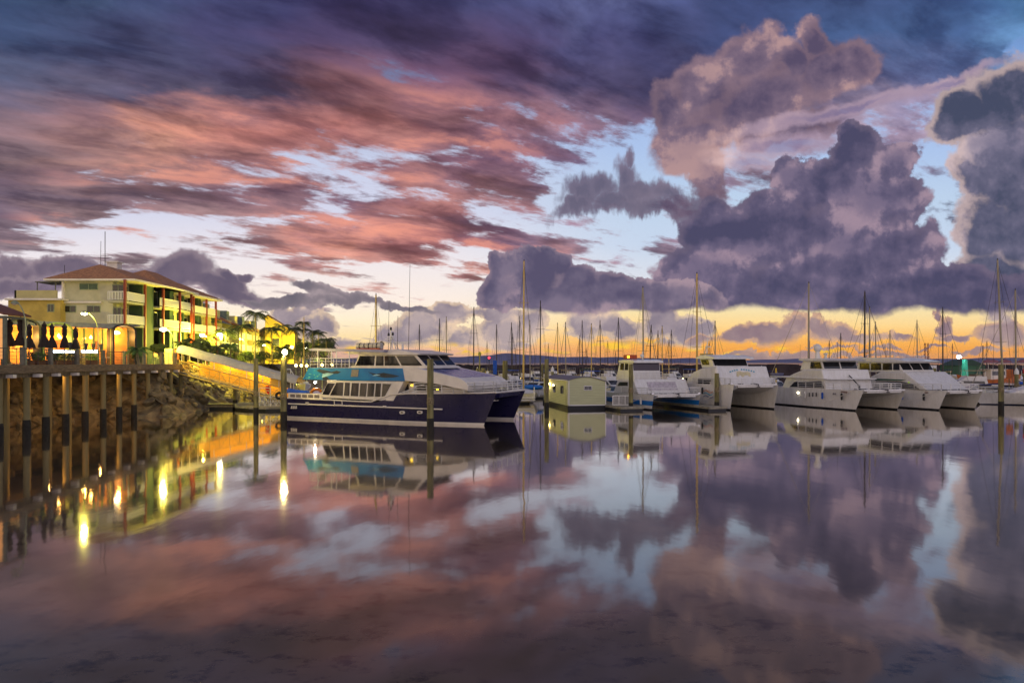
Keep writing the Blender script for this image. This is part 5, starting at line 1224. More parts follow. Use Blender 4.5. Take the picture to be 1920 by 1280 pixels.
# glass kiosk at the picture edge
k = thing('kiosk', 'glass sided kiosk with a sloping brown roof at the boardwalk edge', 'kiosk', (X(-30, 54), 54, DZ), 0)
kw = X(12, 54)-X(-30, 54)
mb = MB()
for x in (0, kw-.12):
    for y in (0, 2.2): mb.cbox((x, y, 1.95), (.22, .22, 3.9))
mb.cbox((kw/2, 0, 3.82), (kw, .2, .2)).cbox((kw-.12, 1.1, 3.82), (.18, 2.3, .18)).cbox((0, 1.1, 3.82), (.18, 2.3, .18)); mb.build('frame', mat('kiosk_frame', (92, 98, 84), .5), k)
MB().box(.1, kw-.2, .02, .05, .5, 3.7).build('glass', mat('kiosk_lit_glass', (215, 160, 100), .3, emit=(255, 170, 90), es=.5, var=.1), k)
MB().prism([(-.6, 4.9), (kw+.15, 3.95), (kw+.15, 4.08), (-.6, 5.05)], -.5, 2.6).build('roof', mat('kiosk_roof', (120, 72, 50), .7), k)
# folded umbrellas
UMB = mat('folded_canopy_dark', (52, 40, 34), .9, var=.2, vs=3)
proto = thing('folded_umbrella', 'x', 'umbrella', (0, 0, DZ), 0, 'folded dark umbrellas on the boardwalk terrace')
MB().tube((0, 0, 0), (0, 0, 3.85), .035).build('pole', ALUD, proto)
vs = []; rings = []
for r_, z_ in ((.42, 1.55), (.40, 1.75), (.30, 2.1), (.17, 2.5), (.12, 2.62), (.19, 2.8), (.2, 3.15), (.17, 3.4), (.24, 3.5), (.14, 3.62), (.02, 3.85)):
    rings.append([(r_*(1+.16*math.cos(4*a+z_))*math.cos(a), r_*(1+.16*math.cos(4*a+z_))*math.sin(a), z_) for a in [q*math.pi/8 for q in range(16)]])
MB().loft(rings).build('canopy', UMB, proto, True); MB().cbox((0, 0, .06), (.6, .6, .12)).build('base', CONC, proto)
UL = [(18, 56.5, 'before the dark arch, beside the kiosk'), (39, 56.2, 'the biggest, in the middle of the dark arch'), (55, 58.7, 'beside the unlit lamp pole'), (83, 60.2, 'between the two arches'), (97.5, 61.7, 'at the start of the green lit arch'), (121, 63, 'in the middle of the green lit arch'), (142, 65.2, 'at the end of the green lit arch by the heaters')]
for i, (px, y, ph) in enumerate(UL):
    o = proto if i == 0 else dup(proto)
    o.location = (X(px, y), y, DZ); o.rotation_euler.z = i*1.3; o['label'] = 'folded dark umbrella '+ph
    sc_ = (1.0, 1.04, .93, 1.0, .98, 1.0, .95)[i]; o.scale = (sc_,)*3
hp = thing('patio_torch', 'x', 'patio heater', (0, 0, DZ), 0, 'slim dark patio heaters on the terrace')
MB().tube((0, 0, 0), (0, 0, 1.5), .03).build('stand', ALUD, hp); MB().lathe([(.06, 1.4), (.19, 2.05), (.17, 2.1), (.03, 2.12)], 10).build('head', ALUD, hp, True)
for i, (px, ph) in enumerate(((131.5, 'standing closest to the green lit arch'), (161, 'first past the bare counter'), (175, 'second past the bare counter'), (189, 'beside the lamp pole'))):
    o = hp if i == 0 else dup(hp); y = yw(px, -41.9); o.location = (-41.9, y, DZ); o['label'] = 'slim dark patio heater '+ph
# planters
def leafball(mb, c, r, n, s, rs_):
    for _ in range(n):
        u = rs_.gauss(0, 1), rs_.gauss(0, 1), rs_.gauss(0, 1); l = math.sqrt(sum(q*q for q in u)) or 1; k_ = r*rs_.uniform(.55, 1.05)
        p = Vector((c[0]+u[0]/l*k_, c[1]+u[1]/l*k_, c[2]+u[2]/l*k_*.8))
        a = Vector((rs_.uniform(-1, 1), rs_.uniform(-1, 1), rs_.uniform(-1, 1))).normalized()*s; b = a.orthogonal().normalized()*s*.45
        mb.add([p-a, p+b, p+a, p-b], [(0, 1, 2, 3)])
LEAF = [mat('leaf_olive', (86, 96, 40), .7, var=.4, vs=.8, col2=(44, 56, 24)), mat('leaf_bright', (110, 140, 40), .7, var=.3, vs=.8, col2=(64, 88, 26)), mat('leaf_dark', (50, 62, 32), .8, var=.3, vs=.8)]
prs = random.Random(3)
for i, (px, ph) in enumerate(((52, 'nearest the kiosk'), (72, 'under the umbrella between arches'), (96, 'in front of the bright counter'), (112, 'in front of the counter middle'), (136, 'by the first heater'), (172, 'under the lamp pole'))):
    t = thing('planter', 'timber planter box of bushy greenery '+ph, 'planter', (-40.6, yw(px, -40.6), DZ), R(90), 'planters behind the boardwalk railing')
    MB().box(-.55, .55, -.25, .25, 0, .42).build('box', mat('planter_box', (120, 80, 45), .8, var=.15), t)
    mb = MB(); leafball(mb, (0, 0, .72), .55, 420, .09, prs); mb.build('foliage', LEAF[i % 2], t)
# tables & chairs: simple terrace furniture in the glow
for i, (px, y) in enumerate(((66, yw(66, -42)), (108, yw(108, -42)), (150, yw(150, -42)), (198, yw(198, -42)))):
    t = thing('cafe_table', ('first', 'second', 'third', 'last')[i]+' round cafe table counted along the terrace from the kiosk', 'table', (X(px, y), y, DZ), 0, 'round cafe tables on the terrace')
    MB().lathe([(.45, .72), (.45, .76)], 14).build('tabletop', RAILW, t); MB().tube((0, 0, 0), (0, 0, .73), .04).lathe([(.25, 0), (.05, .06)], 10).build('pedestal', ALUD, t)
# ------------------------------------------------------------------ apartment blocks
WALLC = mat('render_pale_yellow', (184, 172, 116), .8, var=.08, vs=.5, bump=.1)
WALLW = mat('render_off_white', (190, 184, 150), .8, var=.08, vs=.5, bump=.1)
WALLG = mat('render_dark_green', (44, 66, 50), .8, var=.1, vs=.5)
WALLY = mat('render_strong_yellow', (200, 168, 62), .8, var=.08, vs=.5)
TILE = mat('terracotta_roof_tiles', (190, 132, 84), .8, var=.18, vs=3, bump=.5, bs=14, col2=(146, 98, 62))
TILG = mat('grey_green_roof', (92, 104, 104), .7, var=.15, vs=2)
REDC = mat('red_balcony_column', (128, 46, 28), .6, var=.08)
SLAB = mat('balcony_slab', (170, 166, 140), .7, var=.06)
DOORG = mat('dark_door_glass', (30, 34, 34), .12, spec=.6, var=0)
LITW = mat('lit_window', (220, 180, 90), .4, emit=(255, 190, 80), es=1.3, var=.1)
def hip(parent, x0, x1, y0, y1, ze, rx, ry0, ry1, zr, m=TILE, soff=None):
    v = [(x0, y0, ze), (x1, y0, ze), (x1, y1, ze), (x0, y1, ze), (rx, ry0, zr), (rx, ry1, zr)]
    r_ = MB().add(v, [(0, 1, 4), (1, 2, 5, 4), (2, 3, 5), (3, 0, 4, 5)]).build('roof', m, parent)
    MB().box(x0+.02, x1-.02, y0+.02, y1-.02, ze-.22, ze-.004).build('eaves', CREAM, r_)
    return r_
def balc(parent, pts, z, wall_in=1.5):                # slab + railing following pts
    mb = MB(); xs = [p[0] for p in pts]
    poly = pts+[(x-wall_in if True else x, y) for x, y in pts[::-1]] if len(pts) == 2 else pts+[(pts[0][0], pts[-1][1])]
    mb.zprism(poly, z-.22, z); b = mb.build('balcony', SLAB, parent)
    mb = MB()
    mb.path([(x, y, z+1.02) for x, y in pts], .04).path([(x, y, z+.12) for x, y in pts], .03)
    for a, c in zip(pts, pts[1:]):
        l = math.hypot(c[0]-a[0], c[1]-a[1]); n = max(2, int(l/.16))
        for i in range(n+1): t_ = i/n; x = a[0]+(c[0]-a[0])*t_; y = a[1]+(c[1]-a[1])*t_; mb.box(x-.028, x+.028, y-.028, y+.028, z+.1, z+1.0)
    mb.build('balustrade', RAILW, b)
def door(parent, x, y0, y1, z0, z1, lit=False):       # door/window in the marina facade (faces +X)
    f = MB().box(x, x+.05, y0, y1, z0, z1).build('window', RAILW, parent)
    MB().box(x+.02, x+.07, y0+.07, (y0+y1)/2-.04, z0+.07, z1-.07).box(x+.02, x+.07, (y0+y1)/2+.04, y1-.07, z0+.07, z1-.07).build('pane', LITW if lit else DOORG, f)
def fdoor(parent, y, x0, x1, z0, z1, m=None):         # the same in a wall facing the viewer
    f = MB().box(x0, x1, y-.05, y, z0, z1).build('window', mat('window_frame_sage', (150, 160, 120), .6), parent)
    MB().box(x0+.07, (x0+x1)/2-.04, y-.07, y-.02, z0+.07, z1-.07).box((x0+x1)/2+.04, x1-.07, y-.07, y-.02, z0+.07, z1-.07).build('pane', m or DOORG, f)
FX = -43.4; FZ = (5.78, 10.35, 12.95)
BK = 1.25                                             # scales the buildings about the camera, setting them back behind the lamps
MB.base = Matrix.Translation((0, 0, 5.7)) @ Matrix.Diagonal((BK, BK, BK, 1)) @ Matrix.Translation((0, 0, -5.78))
a_ = thing('apartment_block', 'cream three storey apartment block with terracotta hip roof and tall aerial, over the restaurant', 'apartment block', (0, 0, 0), 0, 'apartment blocks above the esplanade')
MB().box(-50.8, FX-1.6, 77, 88, 5.7, 15.2).build('wall', WALLW, a_)
MB().box(FX-1.6, FX, 80.2, 82.6, 5.7, 15.2).build('green_wall', WALLG, a_)
hip(a_, -52.2, -42.0, 76.0, 89, 15.42, -48.9, 81, 86, 17.7)
fdoor(a_, 77, X(149, 77), X(184, 77), 14.25, 15.0, mat('green_blind', (70, 92, 70), .5))
for xa, xb in ((121, 143), (163, 188.5)): fdoor(a_, 77, X(xa, 77), X(xb, 77), 11.7, 12.5)
MB().box(X(116, 77), X(192, 77), 76.75, 77, 12.75, 12.95).build('ledge', CREAM, a_)
fdoor(a_, 77, X(211, 77), X(233, 77), 13.0, 14.9); fdoor(a_, 77, X(212, 77), X(228, 77), 10.4, 12.3)
MB().box(X(119, 77)-.02, X(112, 77)+.6, 76.7, 78, 12.7, 15.2).build('corner_pier', CREAM, a_)
for z in FZ[1:]: balc(a_, [(X(200, 76)+.2, 75.9), (FX+.35, 75.9), (FX+.35, 80.0)], z)
for z in (10.35, 12.95): door(a_, FX-1.58, 77.6, 79.8, z, z+2.0)
for y in (75.95, 80.1): MB().cbox((FX+.35, y, 10.5), (.24, .24, 9.6)).build('column', REDC, a_)
MB().cbox((X(240, 76)-.3, 75.95, 10.5), (.2, .2, 9.6)).build('column', REDC, a_)
MB().cbox((X(210, 84), 84.5, 17.9), (1.3, 1.0, 1.0)).cbox((X(210, 84), 84.5, 18.45), (1.7, 1.3, .18)).build('chimney', CREAM, a_)
mb = MB(); ax_ = X(197, 82); mb.tube((ax_, 82, 16.8), (ax_, 82, Z(434, 82)), .04).tube((ax_-.55, 82, 16.6), (ax_-.5, 82, Z(452, 82)), .025)
for k, w_ in ((.3, .5), (.38, .8), (.44, .5)): mb.tube((ax_-w_, 82, 16.8+k*4.8), (ax_+w_, 82, 16.8+k*4.8), .022)
mb.build('aerial', ALUD, a_)
MB().tube((X(121, 80), 80, 15.4), (X(121, 80), 80, Z(497, 80)), .03).build('aerial', ALUD, a_)
wg = thing('terrace_wing', 'low yellow wing with roof terrace and pergola beside the aerial block', 'building', (0, 0, 0))
MB().box(X(14, 76), X(112, 76), 76.1, 84, 5.7, 13.0).build('wall', WALLY if False else mat('render_mustard', (196, 168, 80), .8, var=.1, vs=.6), wg)
MB().box(X(12, 76), X(118, 76), 75.7, 84.2, 13.0, 13.2).build('coping', CREAM, wg)
MB().box(X(27, 76.4), X(106, 76.4), 76.4, 76.6, 13.2, 14.15).box(X(27, 76.4), X(27, 76.4)+.2, 76.4, 83, 13.2, 14.15).build('parapet', WALLC, wg)
fdoor(wg, 76.1, X(88, 76), X(101, 76), 11.7, 12.6)
mb = MB()
for x in (X(70, 77), X(104, 77)): mb.tube((x, 77, 13.2), (x, 77, 15.1), .06)
mb.cbox(((X(70, 77)+X(110, 77))/2, 78.2, 15.15), (X(112, 77)-X(68, 77), 2.8, .12)); mb.build('pergola', mat('pergola_grey', (110, 108, 100), .6), wg)
rr2 = random.Random(12)
def sideblock(name, label, y0, y1, fx, roof, cols, ridge, lit=()):
    t = thing(name, label, 'apartment block', (0, 0, 0), 0, 'apartment blocks above the esplanade')
    MB().box(fx-8, fx-1.6, y0, y1, 5.7, 15.2).build('wall', WALLC, t)
    ym = (y0+y1)/2
    MB().box(fx-1.6, fx-.2, ym-.5, ym+.5, 5.7, 15.2).build('green_wall', WALLG, t)
    MB().box(fx-1.6, fx-.5, y0, y0+.35, 5.7, 15.2).build('party_wall', WALLG, t)
    hip(t, fx-8.6, fx+1.2, y0-.3, y1+.5, 15.42, *ridge)
    for k, z in enumerate(FZ):
        if k: balc(t, [(fx+.35, y0+.2), (fx+.35, y1-.2)], z, 1.9)
        for j, (ya, yb) in enumerate(((y0+.9, ym-.9), (ym+.9, y1-.8))): door(t, fx-1.58, ya, yb, z+.05, z+2.05, lit=(k, j) in lit)
    for y in cols: MB().cbox((fx+.38, y, 10.5), (.24, .24, 9.6)).build('column', REDC, t)
    return t
sideblock('apartment_block', 'second red columned apartment block along the esplanade', 83.3, 91.6, FX, None, (84.2, 88.4, 91.6), (-46.6, 86.6, 89.6, 17.8), lit=((0, 0),))
sideblock('apartment_block', 'third red columned apartment block, smaller and farther along', 93.4, 101.8, FX-1.1, None, (94.6, 98.6, 101.7), (-48.2, 96, 99.5, 17.5), lit=((1, 1), (0, 0)))
MB().box(-52, FX-2, 82, 94, 5.7, 14.8).build('link_wall', WALLG, a_)
MB.base = None
fl = [(-57.6, 130), (-71.9, 197.5)]
dirx, diry = (fl[1][0]-fl[0][0]), (fl[1][1]-fl[0][1]); ll = math.hypot(dirx, diry); dirx /= ll; diry /= ll; rzz = math.atan2(diry, dirx)
NU = 7; ul = ll/NU/BK
for i in range(NU):
    t = thing('terrace_house', ORD[i+1]+' terraced house along the esplanade beyond the red columned blocks', 'terraced house', (fl[0][0]+dirx*ul*BK*i, fl[0][1]+diry*ul*BK*i, 5.7), rzz, 'terraced houses facing the marina'); t.scale = (BK,)*3
    hgt = 6.9 if i % 2 else 7.3
    MB().box(0, ul-.05, 1.4, 9, 0, hgt).build('wall', (WALLC, WALLW, mat('render_sand', (196, 170, 110), .8, var=.08))[i % 3], t)
    MB().box(-.1, .15, -.2, 9, 0, hgt+.3).build('party_wall', WALLC, t)
    rf = MB().add([(0-.2, -.6, hgt-.2), (ul+.1, -.6, hgt-.2), (ul+.1, 5, hgt+2.6), (-.2, 5, hgt+2.6), (ul+.1, 9.5, hgt-.1), (-.2, 9.5, hgt-.1)], [(0, 1, 2, 3), (3, 2, 4, 5), (0, 3, 5), (1, 4, 2)]).build('roof', (TILE, TILG, TILE)[i % 3], t)
    MB().box(ul*.3, ul*.6, 1.0, 4.2, hgt+.6, hgt+2.2).build('dormer', (TILG, WALLC)[i % 2], rf)
    for k, z in enumerate((0, 2.7, 5.0)):
        if k and z < hgt-1: 
            b = MB().box(.2, ul-.2, 0, 1.45, z-.18, z).build('balcony', SLAB, t); mb = MB(); mb.box(.2, ul-.2, 0, .06, z+.95, z+1.02)
            for j in range(int((ul-.4)/.22)): mb.box(.2+j*.22, .26+j*.22, .01, .05, z, z+.97)
            mb.build('balustrade', RAILW, b)
        for (xa, xb) in ((.7, ul*.42), (ul*.55, ul-.6)):
            f_ = MB().box(xa, xb, 1.33, 1.4, z+.1, z+1.95).build('window', RAILW, t); MB().box(xa+.08, xb-.08, 1.3, 1.38, z+.18, z+1.87).build('pane', LITW if rr2.random() < .34 else DOORG, f_)  # random panes set glowing, added to brighten the dark row
g = thing('gabled_house', 'tall strong yellow gabled building with brown barge boards at the row end', 'building', (X(497, 190), 190, 5.7), R(14)); g.scale = (BK,)*3
MB().prism([(0, 0), (6.4, 0), (6.4, 7.0), (.6, 10.6), (0, 10.2)], 0, 10).build('wall', WALLY, g)
MB().prism([(-.6, 10.35), (.7, 11.0), (6.9, 6.95), (6.9, 6.7), (.7, 10.65), (-.6, 9.95)], -.4, 10.4).build('roof', mat('dark_tile_roof', (76, 52, 46), .8, var=.15), g)
for z in (1, 4): MB().box(1.6, 3.0, -.05, 0, z, z+1.6).build('window', DOORG, g)
for i in range(4):
    t = thing('terrace_house', 'far terraced house, '+ORD[i+1]+' past the tall yellow gable', 'terraced house', (X(540, 200)+dirx*10*i, 200+diry*10*i, 5.7), rzz, 'terraced houses facing the marina'); t.scale = (BK,)*3
    MB().box(0, 7.9, 0, 8, 0, 6.6).build('wall', WALLY if i % 2 else WALLC, t)
    MB().add([(-.2, -.6, 6.4), (8, -.6, 6.4), (8, 4, 9.3), (-.2, 4, 9.3), (8, 8.5, 6.4), (-.2, 8.5, 6.4)], [(0, 1, 2, 3), (3, 2, 4, 5), (0, 3, 5), (1, 4, 2)]).build('roof', (TILE, mat('dark_tile_roof', (1, 1, 1)))[i % 2], t)
    for z in (.5, 3.4):
        for xa in (1, 4.6): f_ = MB().box(xa, xa+2, -.06, 0, z, z+1.9).build('window', RAILW, t); MB().box(xa+.1, xa+1.9, -.09, -.01, z+.1, z+1.8).build('pane', LITW if rr2.random() < .3 else DOORG, f_)
# ------------------------------------------------------------------ street lamps
LCOL = (1, .85, .09)
POLEM = mat('lamp_pole_paint', (150, 156, 120), .4, metal=.3, var=.05)
def lamp(px, hx, py, Y, label, power, lit=True, glow=38, col=LCOL, base=DZ, hw=.38):
    x = X(px, Y); dxh = X(hx, Y)-x; zt = Z(py, Y)
    t = thing('street_lamp', label, 'street lamp', (x, Y, base), 0, 'swan neck street lamps along the waterfront')
    H = zt-base; mb = MB(); mb.tube((0, 0, 0), (0, 0, H*.62), .075, .055, 8)
    pts = [(dxh*(1-math.cos(a))*1.0, 0, H*.62+(H*.40)*math.sin(a)) for a in [math.pi/2*q/8 for q in range(9)]]
    mb.path(pts, .045, 6).tube((0, 0, 0), (0, 0, .5), .11, .11, 8); mb.build('pole', POLEM, t, True)
    MB().lathe([(.05, .24), (.20, .17), (.30, .02), (.28, 0)], 10, (dxh, 0, H)).build('hood', POLEM, t, True)
    if lit:
        MB().ball((dxh, 0, H-.03), hw, 12, 8, (1, 1, .62)).build('globe', emis('street_lamp_globe', (255, 246, 214), glow), t, True)
        point('lamp_light', t, (dxh, -.1, H-.45), power*(.9 if Y < 90 else 2.4 if Y < 150 else 3.2), col, .2)
    else: MB().ball((dxh, 0, H-.03), .2, 10, 6, (1, 1, .5)).build('globe', CREAM, t, True)
    return t
PW = 3000
lamp(48, 28, 569, 55.4, 'unlit dark swan neck lamp in front of the first arch', 0, lit=False)
lamp(184, 158, 587, 67, 'lit swan neck lamp in front of the restaurant counter', PW*.55, glow=30, hw=.26)
lamp(326, 306, 617, 86, 'brightest swan neck lamp beside the second red columned block', PW*1.2)
lamp(393, 379, 628, 113, 'swan neck lamp first of the pair before the terraced houses', PW*1.3)
lamp(431, 412, 627, 110, 'swan neck lamp second of the pair, over the lit fan palm', PW*1.3)
lamp(460, 451, 635, 128, 'dimmer swan neck lamp beside the tall palm', PW*.5, hw=.2)
lamp(506, 495, 647, 165, 'small distant swan neck lamp before the yellow gable', PW*1.2, hw=.34)
lamp(549, 547, 650, 180, 'small distant lamp past the yellow gable', PW, hw=.38)
lamp(575, 573, 652, 185, 'small distant lamp under the last palms', PW, hw=.38)
for i, (px, py) in enumerate(((555, 685), (565, 685), (575, 685.5), (604, 684), (622, 683.5))):
    Y = 205; t = thing('bollard_light', ORD[i+1]+' low glowing bollard light seen over the ferry stern', 'bollard light', (X(px, Y), Y, 0), 0, 'low bollard lights on the far walkway')
    MB().tube((0, 0, 0), (0, 0, Z(py, Y)-.2), .1).build('post', POLEM, t); MB().ball((0, 0, Z(py, Y)), .42).build('globe', emis('bollard_globe', (255, 225, 130), 14), t, True)
pl = PL[532]; MB().lathe([(.2, 0), (.12, .15)], 8, (0, 0, Z(670, 71))).build('lamp_base', ALUD, pl)
lm = thing('piling_lamp', 'round glowing lamp on top of the tall piling by the ferry stern', 'lamp', (X(534, 71), 71, Z(669, 71)), 0)
MB().ball((0, 0, .5), .27, 12, 8).build('globe', emis('piling_lamp_globe', (255, 235, 185), 30), lm, True); MB().lathe([(.14, 0), (.1, .3)], 8).build('stem', ALUD, lm)
point('lamp_light', lm, (0, -.4, .5), 1200, (1, .78, .2), .2)
# ------------------------------------------------------------------ gangway with canopy
gw = thing('gangway', 'covered sloping gangway with yellow truss sides and curved canopy', 'gangway', (0, 0, 0))
GX0, GX1, GYA, GYB = -42.4, -29.6, 87.0, 89.2        # top end, foot, near side, far side
def gz(x): return 4.95+(1.55-4.95)*(x-GX0)/(GX1-GX0)
gw.location = (0, 0, 0)
GY = mat('gangway_yellow_steel', (208, 176, 88), .5, var=.06)
def slab(xa, xb, y0, y1, h0, h1, h0b=None, h1b=None):
    h0b = h0 if h0b is None else h0b; h1b = h1 if h1b is None else h1b
    return MB().prism([(xa, gz(xa)+h0), (xb, gz(xb)+h0b), (xb, gz(xb)+h1b), (xa, gz(xa)+h1)], y0, y1)
slab(GX0, GX1, GYA, GYB, -.14, 0).build('ramp', CONC, gw)
for y in (GYA, GYB):
    mb = MB(); n = 10
    for h, r_ in ((-.3, .11), (1.35, .085), (.5, .035), (.9, .03)): mb.tube((GX0, y, gz(GX0)+h), (GX1, y, gz(GX1)+h), r_)
    for i in range(n+1):
        x = GX0+(GX1-GX0)*i/n; mb.tube((x, y, gz(x)-.3), (x, y, gz(x)+1.35), .05)
        if i < n: x2 = GX0+(GX1-GX0)*(i+1)/n; p, q = ((x, gz(x)-.3), (x2, gz(x2)+1.35)) if i % 2 else ((x, gz(x)+1.35), (x2, gz(x2)-.3)); mb.tube((p[0], y, p[1]), (q[0], y, q[1]), .045)
    mb.build('truss', GY, gw)
OR = mat('orange_side_panel', (240, 186, 70), .6, var=.06, vs=1)
slab(GX0+1.5, GX1+2.0, GYB-.12, GYB-.06, .0, 1.3).build('side_panel', OR, gw)
slab(GX1-1.2, GX1+.3, GYA+.05, GYA+.1, 1.4, 3.0).build('end_panel', OR, gw)
slab(GX0+3.0, GX1-1.6, GYB-.05, GYB, 1.5, 2.3).build('upper_panel', OR, gw)
secs = []
for i in range(15):
    x = GX0-.2+(GX1-GX0+2.4)*i/14; r_ = []; cy_ = (GYA+GYB)/2; sg = .05*math.sin(i*1.57)
    for k in range(11): a = math.pi*k/10; r_.append((x, cy_-1.5*math.cos(a), gz(x)+2.35+.95*math.sin(a)+sg))
    for k in range(10, -1, -1): a = math.pi*k/10; r_.append((x, cy_-1.46*math.cos(a), gz(x)+2.31+.95*math.sin(a)+sg))
    secs.append(r_)
MB().loft(secs).build('canopy', mat('canopy_sheet', (190, 182, 160), .45, var=.06), gw, True)
mb = MB()
for i in range(7):
    x = GX0+.3+(GX1-GX0-.4)*i/6
    for y in (GYA, GYB): mb.tube((x, y, gz(x)+1.3), (x, y, gz(x)+2.4), .045)
mb.tube((GX1+1.8, GYA, .6), (GX1+1.8, GYA, gz(GX1+1.8)+2.4), .05).build('canopy_post', RAILW, gw)
for x in (-40.5, -36.8, -33.2, -30.4):
    MB().cbox((x, 88.1, gz(x)+2.85), (.3, .5, .08)).build('canopy_glow_plate', emis('canopy_fill_glow', (255, 190, 90), 10), gw)  # glow plates and point lights added under the canopy to light the panels
    point('canopy_fill_light', gw, (x, 88.1, gz(x)+2.7), 230, (1, .62, .08), .15)
# landing pontoons
dock('landing_pontoon', 'wide concrete landing pontoon at the foot of the gangway', [(X(437, 87), 87.5), (X(470, 86), 85.5), (X(505, 86), 84.8), (X(548, 86), 86), (X(548, 95), 95), (X(440, 95), 95)])
dock('landing_pontoon', 'narrow timber pontoon lying along the rocky bank', strip(X(333, 91), 91, X(442, 92), 92, 3.0), m=TIMB)
dock('landing_pontoon', 'low pontoon step between the bank and landing', strip(X(395, 89), 88.9, X(440, 89), 88.9, .9), z1=.42, m=TIMB)
t = thing('landing_fence', 'white cross braced fence on the landing pontoon beside the ferry stern', 'fence', (X(486, 86.5), 86.5, .55), 0)
mb = MB(); L_ = X(528, 86.5)-X(486, 86.5)
for k in range(5): x = L_*k/4; mb.tube((x, 0, 0), (x, 0, 2.3 if k in (0, 2) else 1.2), .04)
for z in (.08, .6, 1.2): mb.tube((0, 0, z), (L_, 0, z), .032)
for k in range(4): a = L_*k/4; b = L_*(k+1)/4; mb.tube((a, 0, .08), (b, 0, 1.2), .03).tube((a, 0, 1.2), (b, 0, .08), .03)
mb.tube((0, 0, 2.3), (L_/2, 0, 2.3), .04); mb.build('frame', RAILW, t)
t = thing('rescue_box', 'bright red upright rescue box on the landing pontoon', 'rescue box', (X(502.5, 88), 88, .55), 0)
MB().box(-.28, .28, -.15, .15, 1.3, 2.55).build('cabinet', REDP, t, bevel=.03); MB().tube((0, .1, 0), (0, .1, 1.4), .06).build('post', RAILW, t)
MB().box(-.2, .2, -.165, -.15, 1.85, 1.95).build('white_stripe', RAILW, t)
t = thing('power_pedestal', 'white dock power pedestal with small yellow light', 'pedestal', (X(492, 90), 90, .55), 0)
MB().box(-.16, .16, -.12, .12, 0, 1.05).build('body', RAILW, t, bevel=.03); MB().ball((0, 0, 1.15), .1).build('lamp', emis('pedestal_glow', (255, 225, 90), 10), t, True)
t = thing('second_dock_gate', 'tall grey dock gate frame at the end of the canopy', 'gate', (X(527, 92), 92, .55), 0)
MB().tube((0, 0, 0), (0, 0, 4.6), .06).tube((1.3, 0, 0), (1.3, 0, 4.6), .06).tube((0, 0, 4.6), (1.3, 0, 4.6), .06).tube((1.3, 0, 4.5), (2.0, 0, 3.4), .05).build('frame', RAILW, t)
t = thing('tyre_fender', 'black tyre fender hanging by the landing fence', 'tyre', (X(523, 86), 86, 1.9), 0)
r_ = []
mb = MB(); 
for i in range(16):
    a = 2*math.pi*i/16; b = 2*math.pi*(i+1)/16; mb.tube((.36*math.cos(a), 0, .36*math.sin(a)), (.36*math.cos(b), 0, .36*math.sin(b)), .17, .17, 8, False)
mb.build('tyre', BLACK, t, True)
# fence along the esplanade
es = thing('esplanade_fence', 'pale green picket fence along the esplanade edge behind the gangway', 'fence', (0, 0, 0))
ep = [(-44, 91.6), (-48, 91.8), (-48.5, 92), (-51, 106), (-56, 126), (-63, 152), (-72, 182), (-80, 212)]
mb = MB()
mb.path([(x, y, 6.8) for x, y in ep], .04).path([(x, y, 5.95) for x, y in ep], .03)
for x, y in along(ep, .32, 0): mb.box(x-.02, x+.02, y-.02, y+.02, 5.72, 6.8)
for x, y in along(ep, 2.6, 0): mb.box(x-.06, x+.06, y-.06, y+.06, 5.72, 6.95)
mb.build('pickets', mat('fence_pale_green', (150, 160, 110), .6), es)
t = thing('service_cabinet', 'pale service cabinet by the boardwalk end with two orange signs', 'cabinet', (X(318, 88), 88, 5.86), 0)
MB().box(-.5, .5, -.3, .3, 0, 2.0).build('cabinet', mat('cabinet_cream', (190, 184, 140), .6), t, bevel=.03); MB().box(.65, 1.25, -.1, 0, .6, 1.9).build('sign', mat('board_orange', (1, 1, 1)), t)
# ------------------------------------------------------------------ palms and shrubs
def palm(px, py_top, Y, label, nf=16, fl_=2.8, m=None, seed=0, trunk=None, base=5.7, fan=False):
    r_ = random.Random(seed); x = X(px, Y); H = Z(py_top, Y)-base
    t = thing('palm_tree', label, 'palm tree', (x, Y, base), 0, 'palm trees along the esplanade')
    mb = MB(); lx = r_.uniform(-.25, .25); secs = []
    for i in range(9):
        q = i/8; secs.append([(lx*math.sin(q*2)+(.17-.07*q)*(1+.06*(i % 2))*math.cos(a), (.17-.07*q)*math.sin(a), H*q) for a in [k*math.pi/4 for k in range(8)]])
    mb.loft(secs).build('trunk', mat('palm_trunk', (132, 118, 84), .9, var=.2, vs=3, stretch=(1, 1, 5)), t, True)
    mb = MB(); tx = lx*math.sin(2)
    for i in range(nf):
        a = 2*math.pi*i/nf+r_.uniform(-.2, .2); up = r_.uniform(.15, 1.2); L = fl_*r_.uniform(.8, 1.1); pts = []
        for k in range(9):
            q = k/8; d = L*q*(math.cos(up*.6)); z = L*(math.sin(up)*q*.85-.75*q*q*(1.25-up*.35)); pts.append(Vector((tx+math.cos(a)*d, math.sin(a)*d, H+z)))
        side = Vector((-math.sin(a), math.cos(a), 0))
        mb.path([tuple(p) for p in pts[::2]], .025, 3)
        for k in range(22):
            q = .12+.88*k/21; f_ = q*8; i0 = min(7, int(f_)); p = pts[i0].lerp(pts[i0+1], f_-i0); tang = (pts[i0+1]-pts[i0]).normalized()
            ll_ = fl_*.30*(math.sin(math.pi*min(1, q*.95+.05))**.6)+.08
            for sg in (-1, 1):
                tip = p+side*sg*ll_*.8+tang*ll_*.55-Vector((0, 0, ll_*r_.uniform(.25, .7))); mb.add([p, p+tang*.07, tip, p-tang*.04], [(0, 1, 2, 3)])
    mb.build('crown', m or LEAF[0], t)
    return t
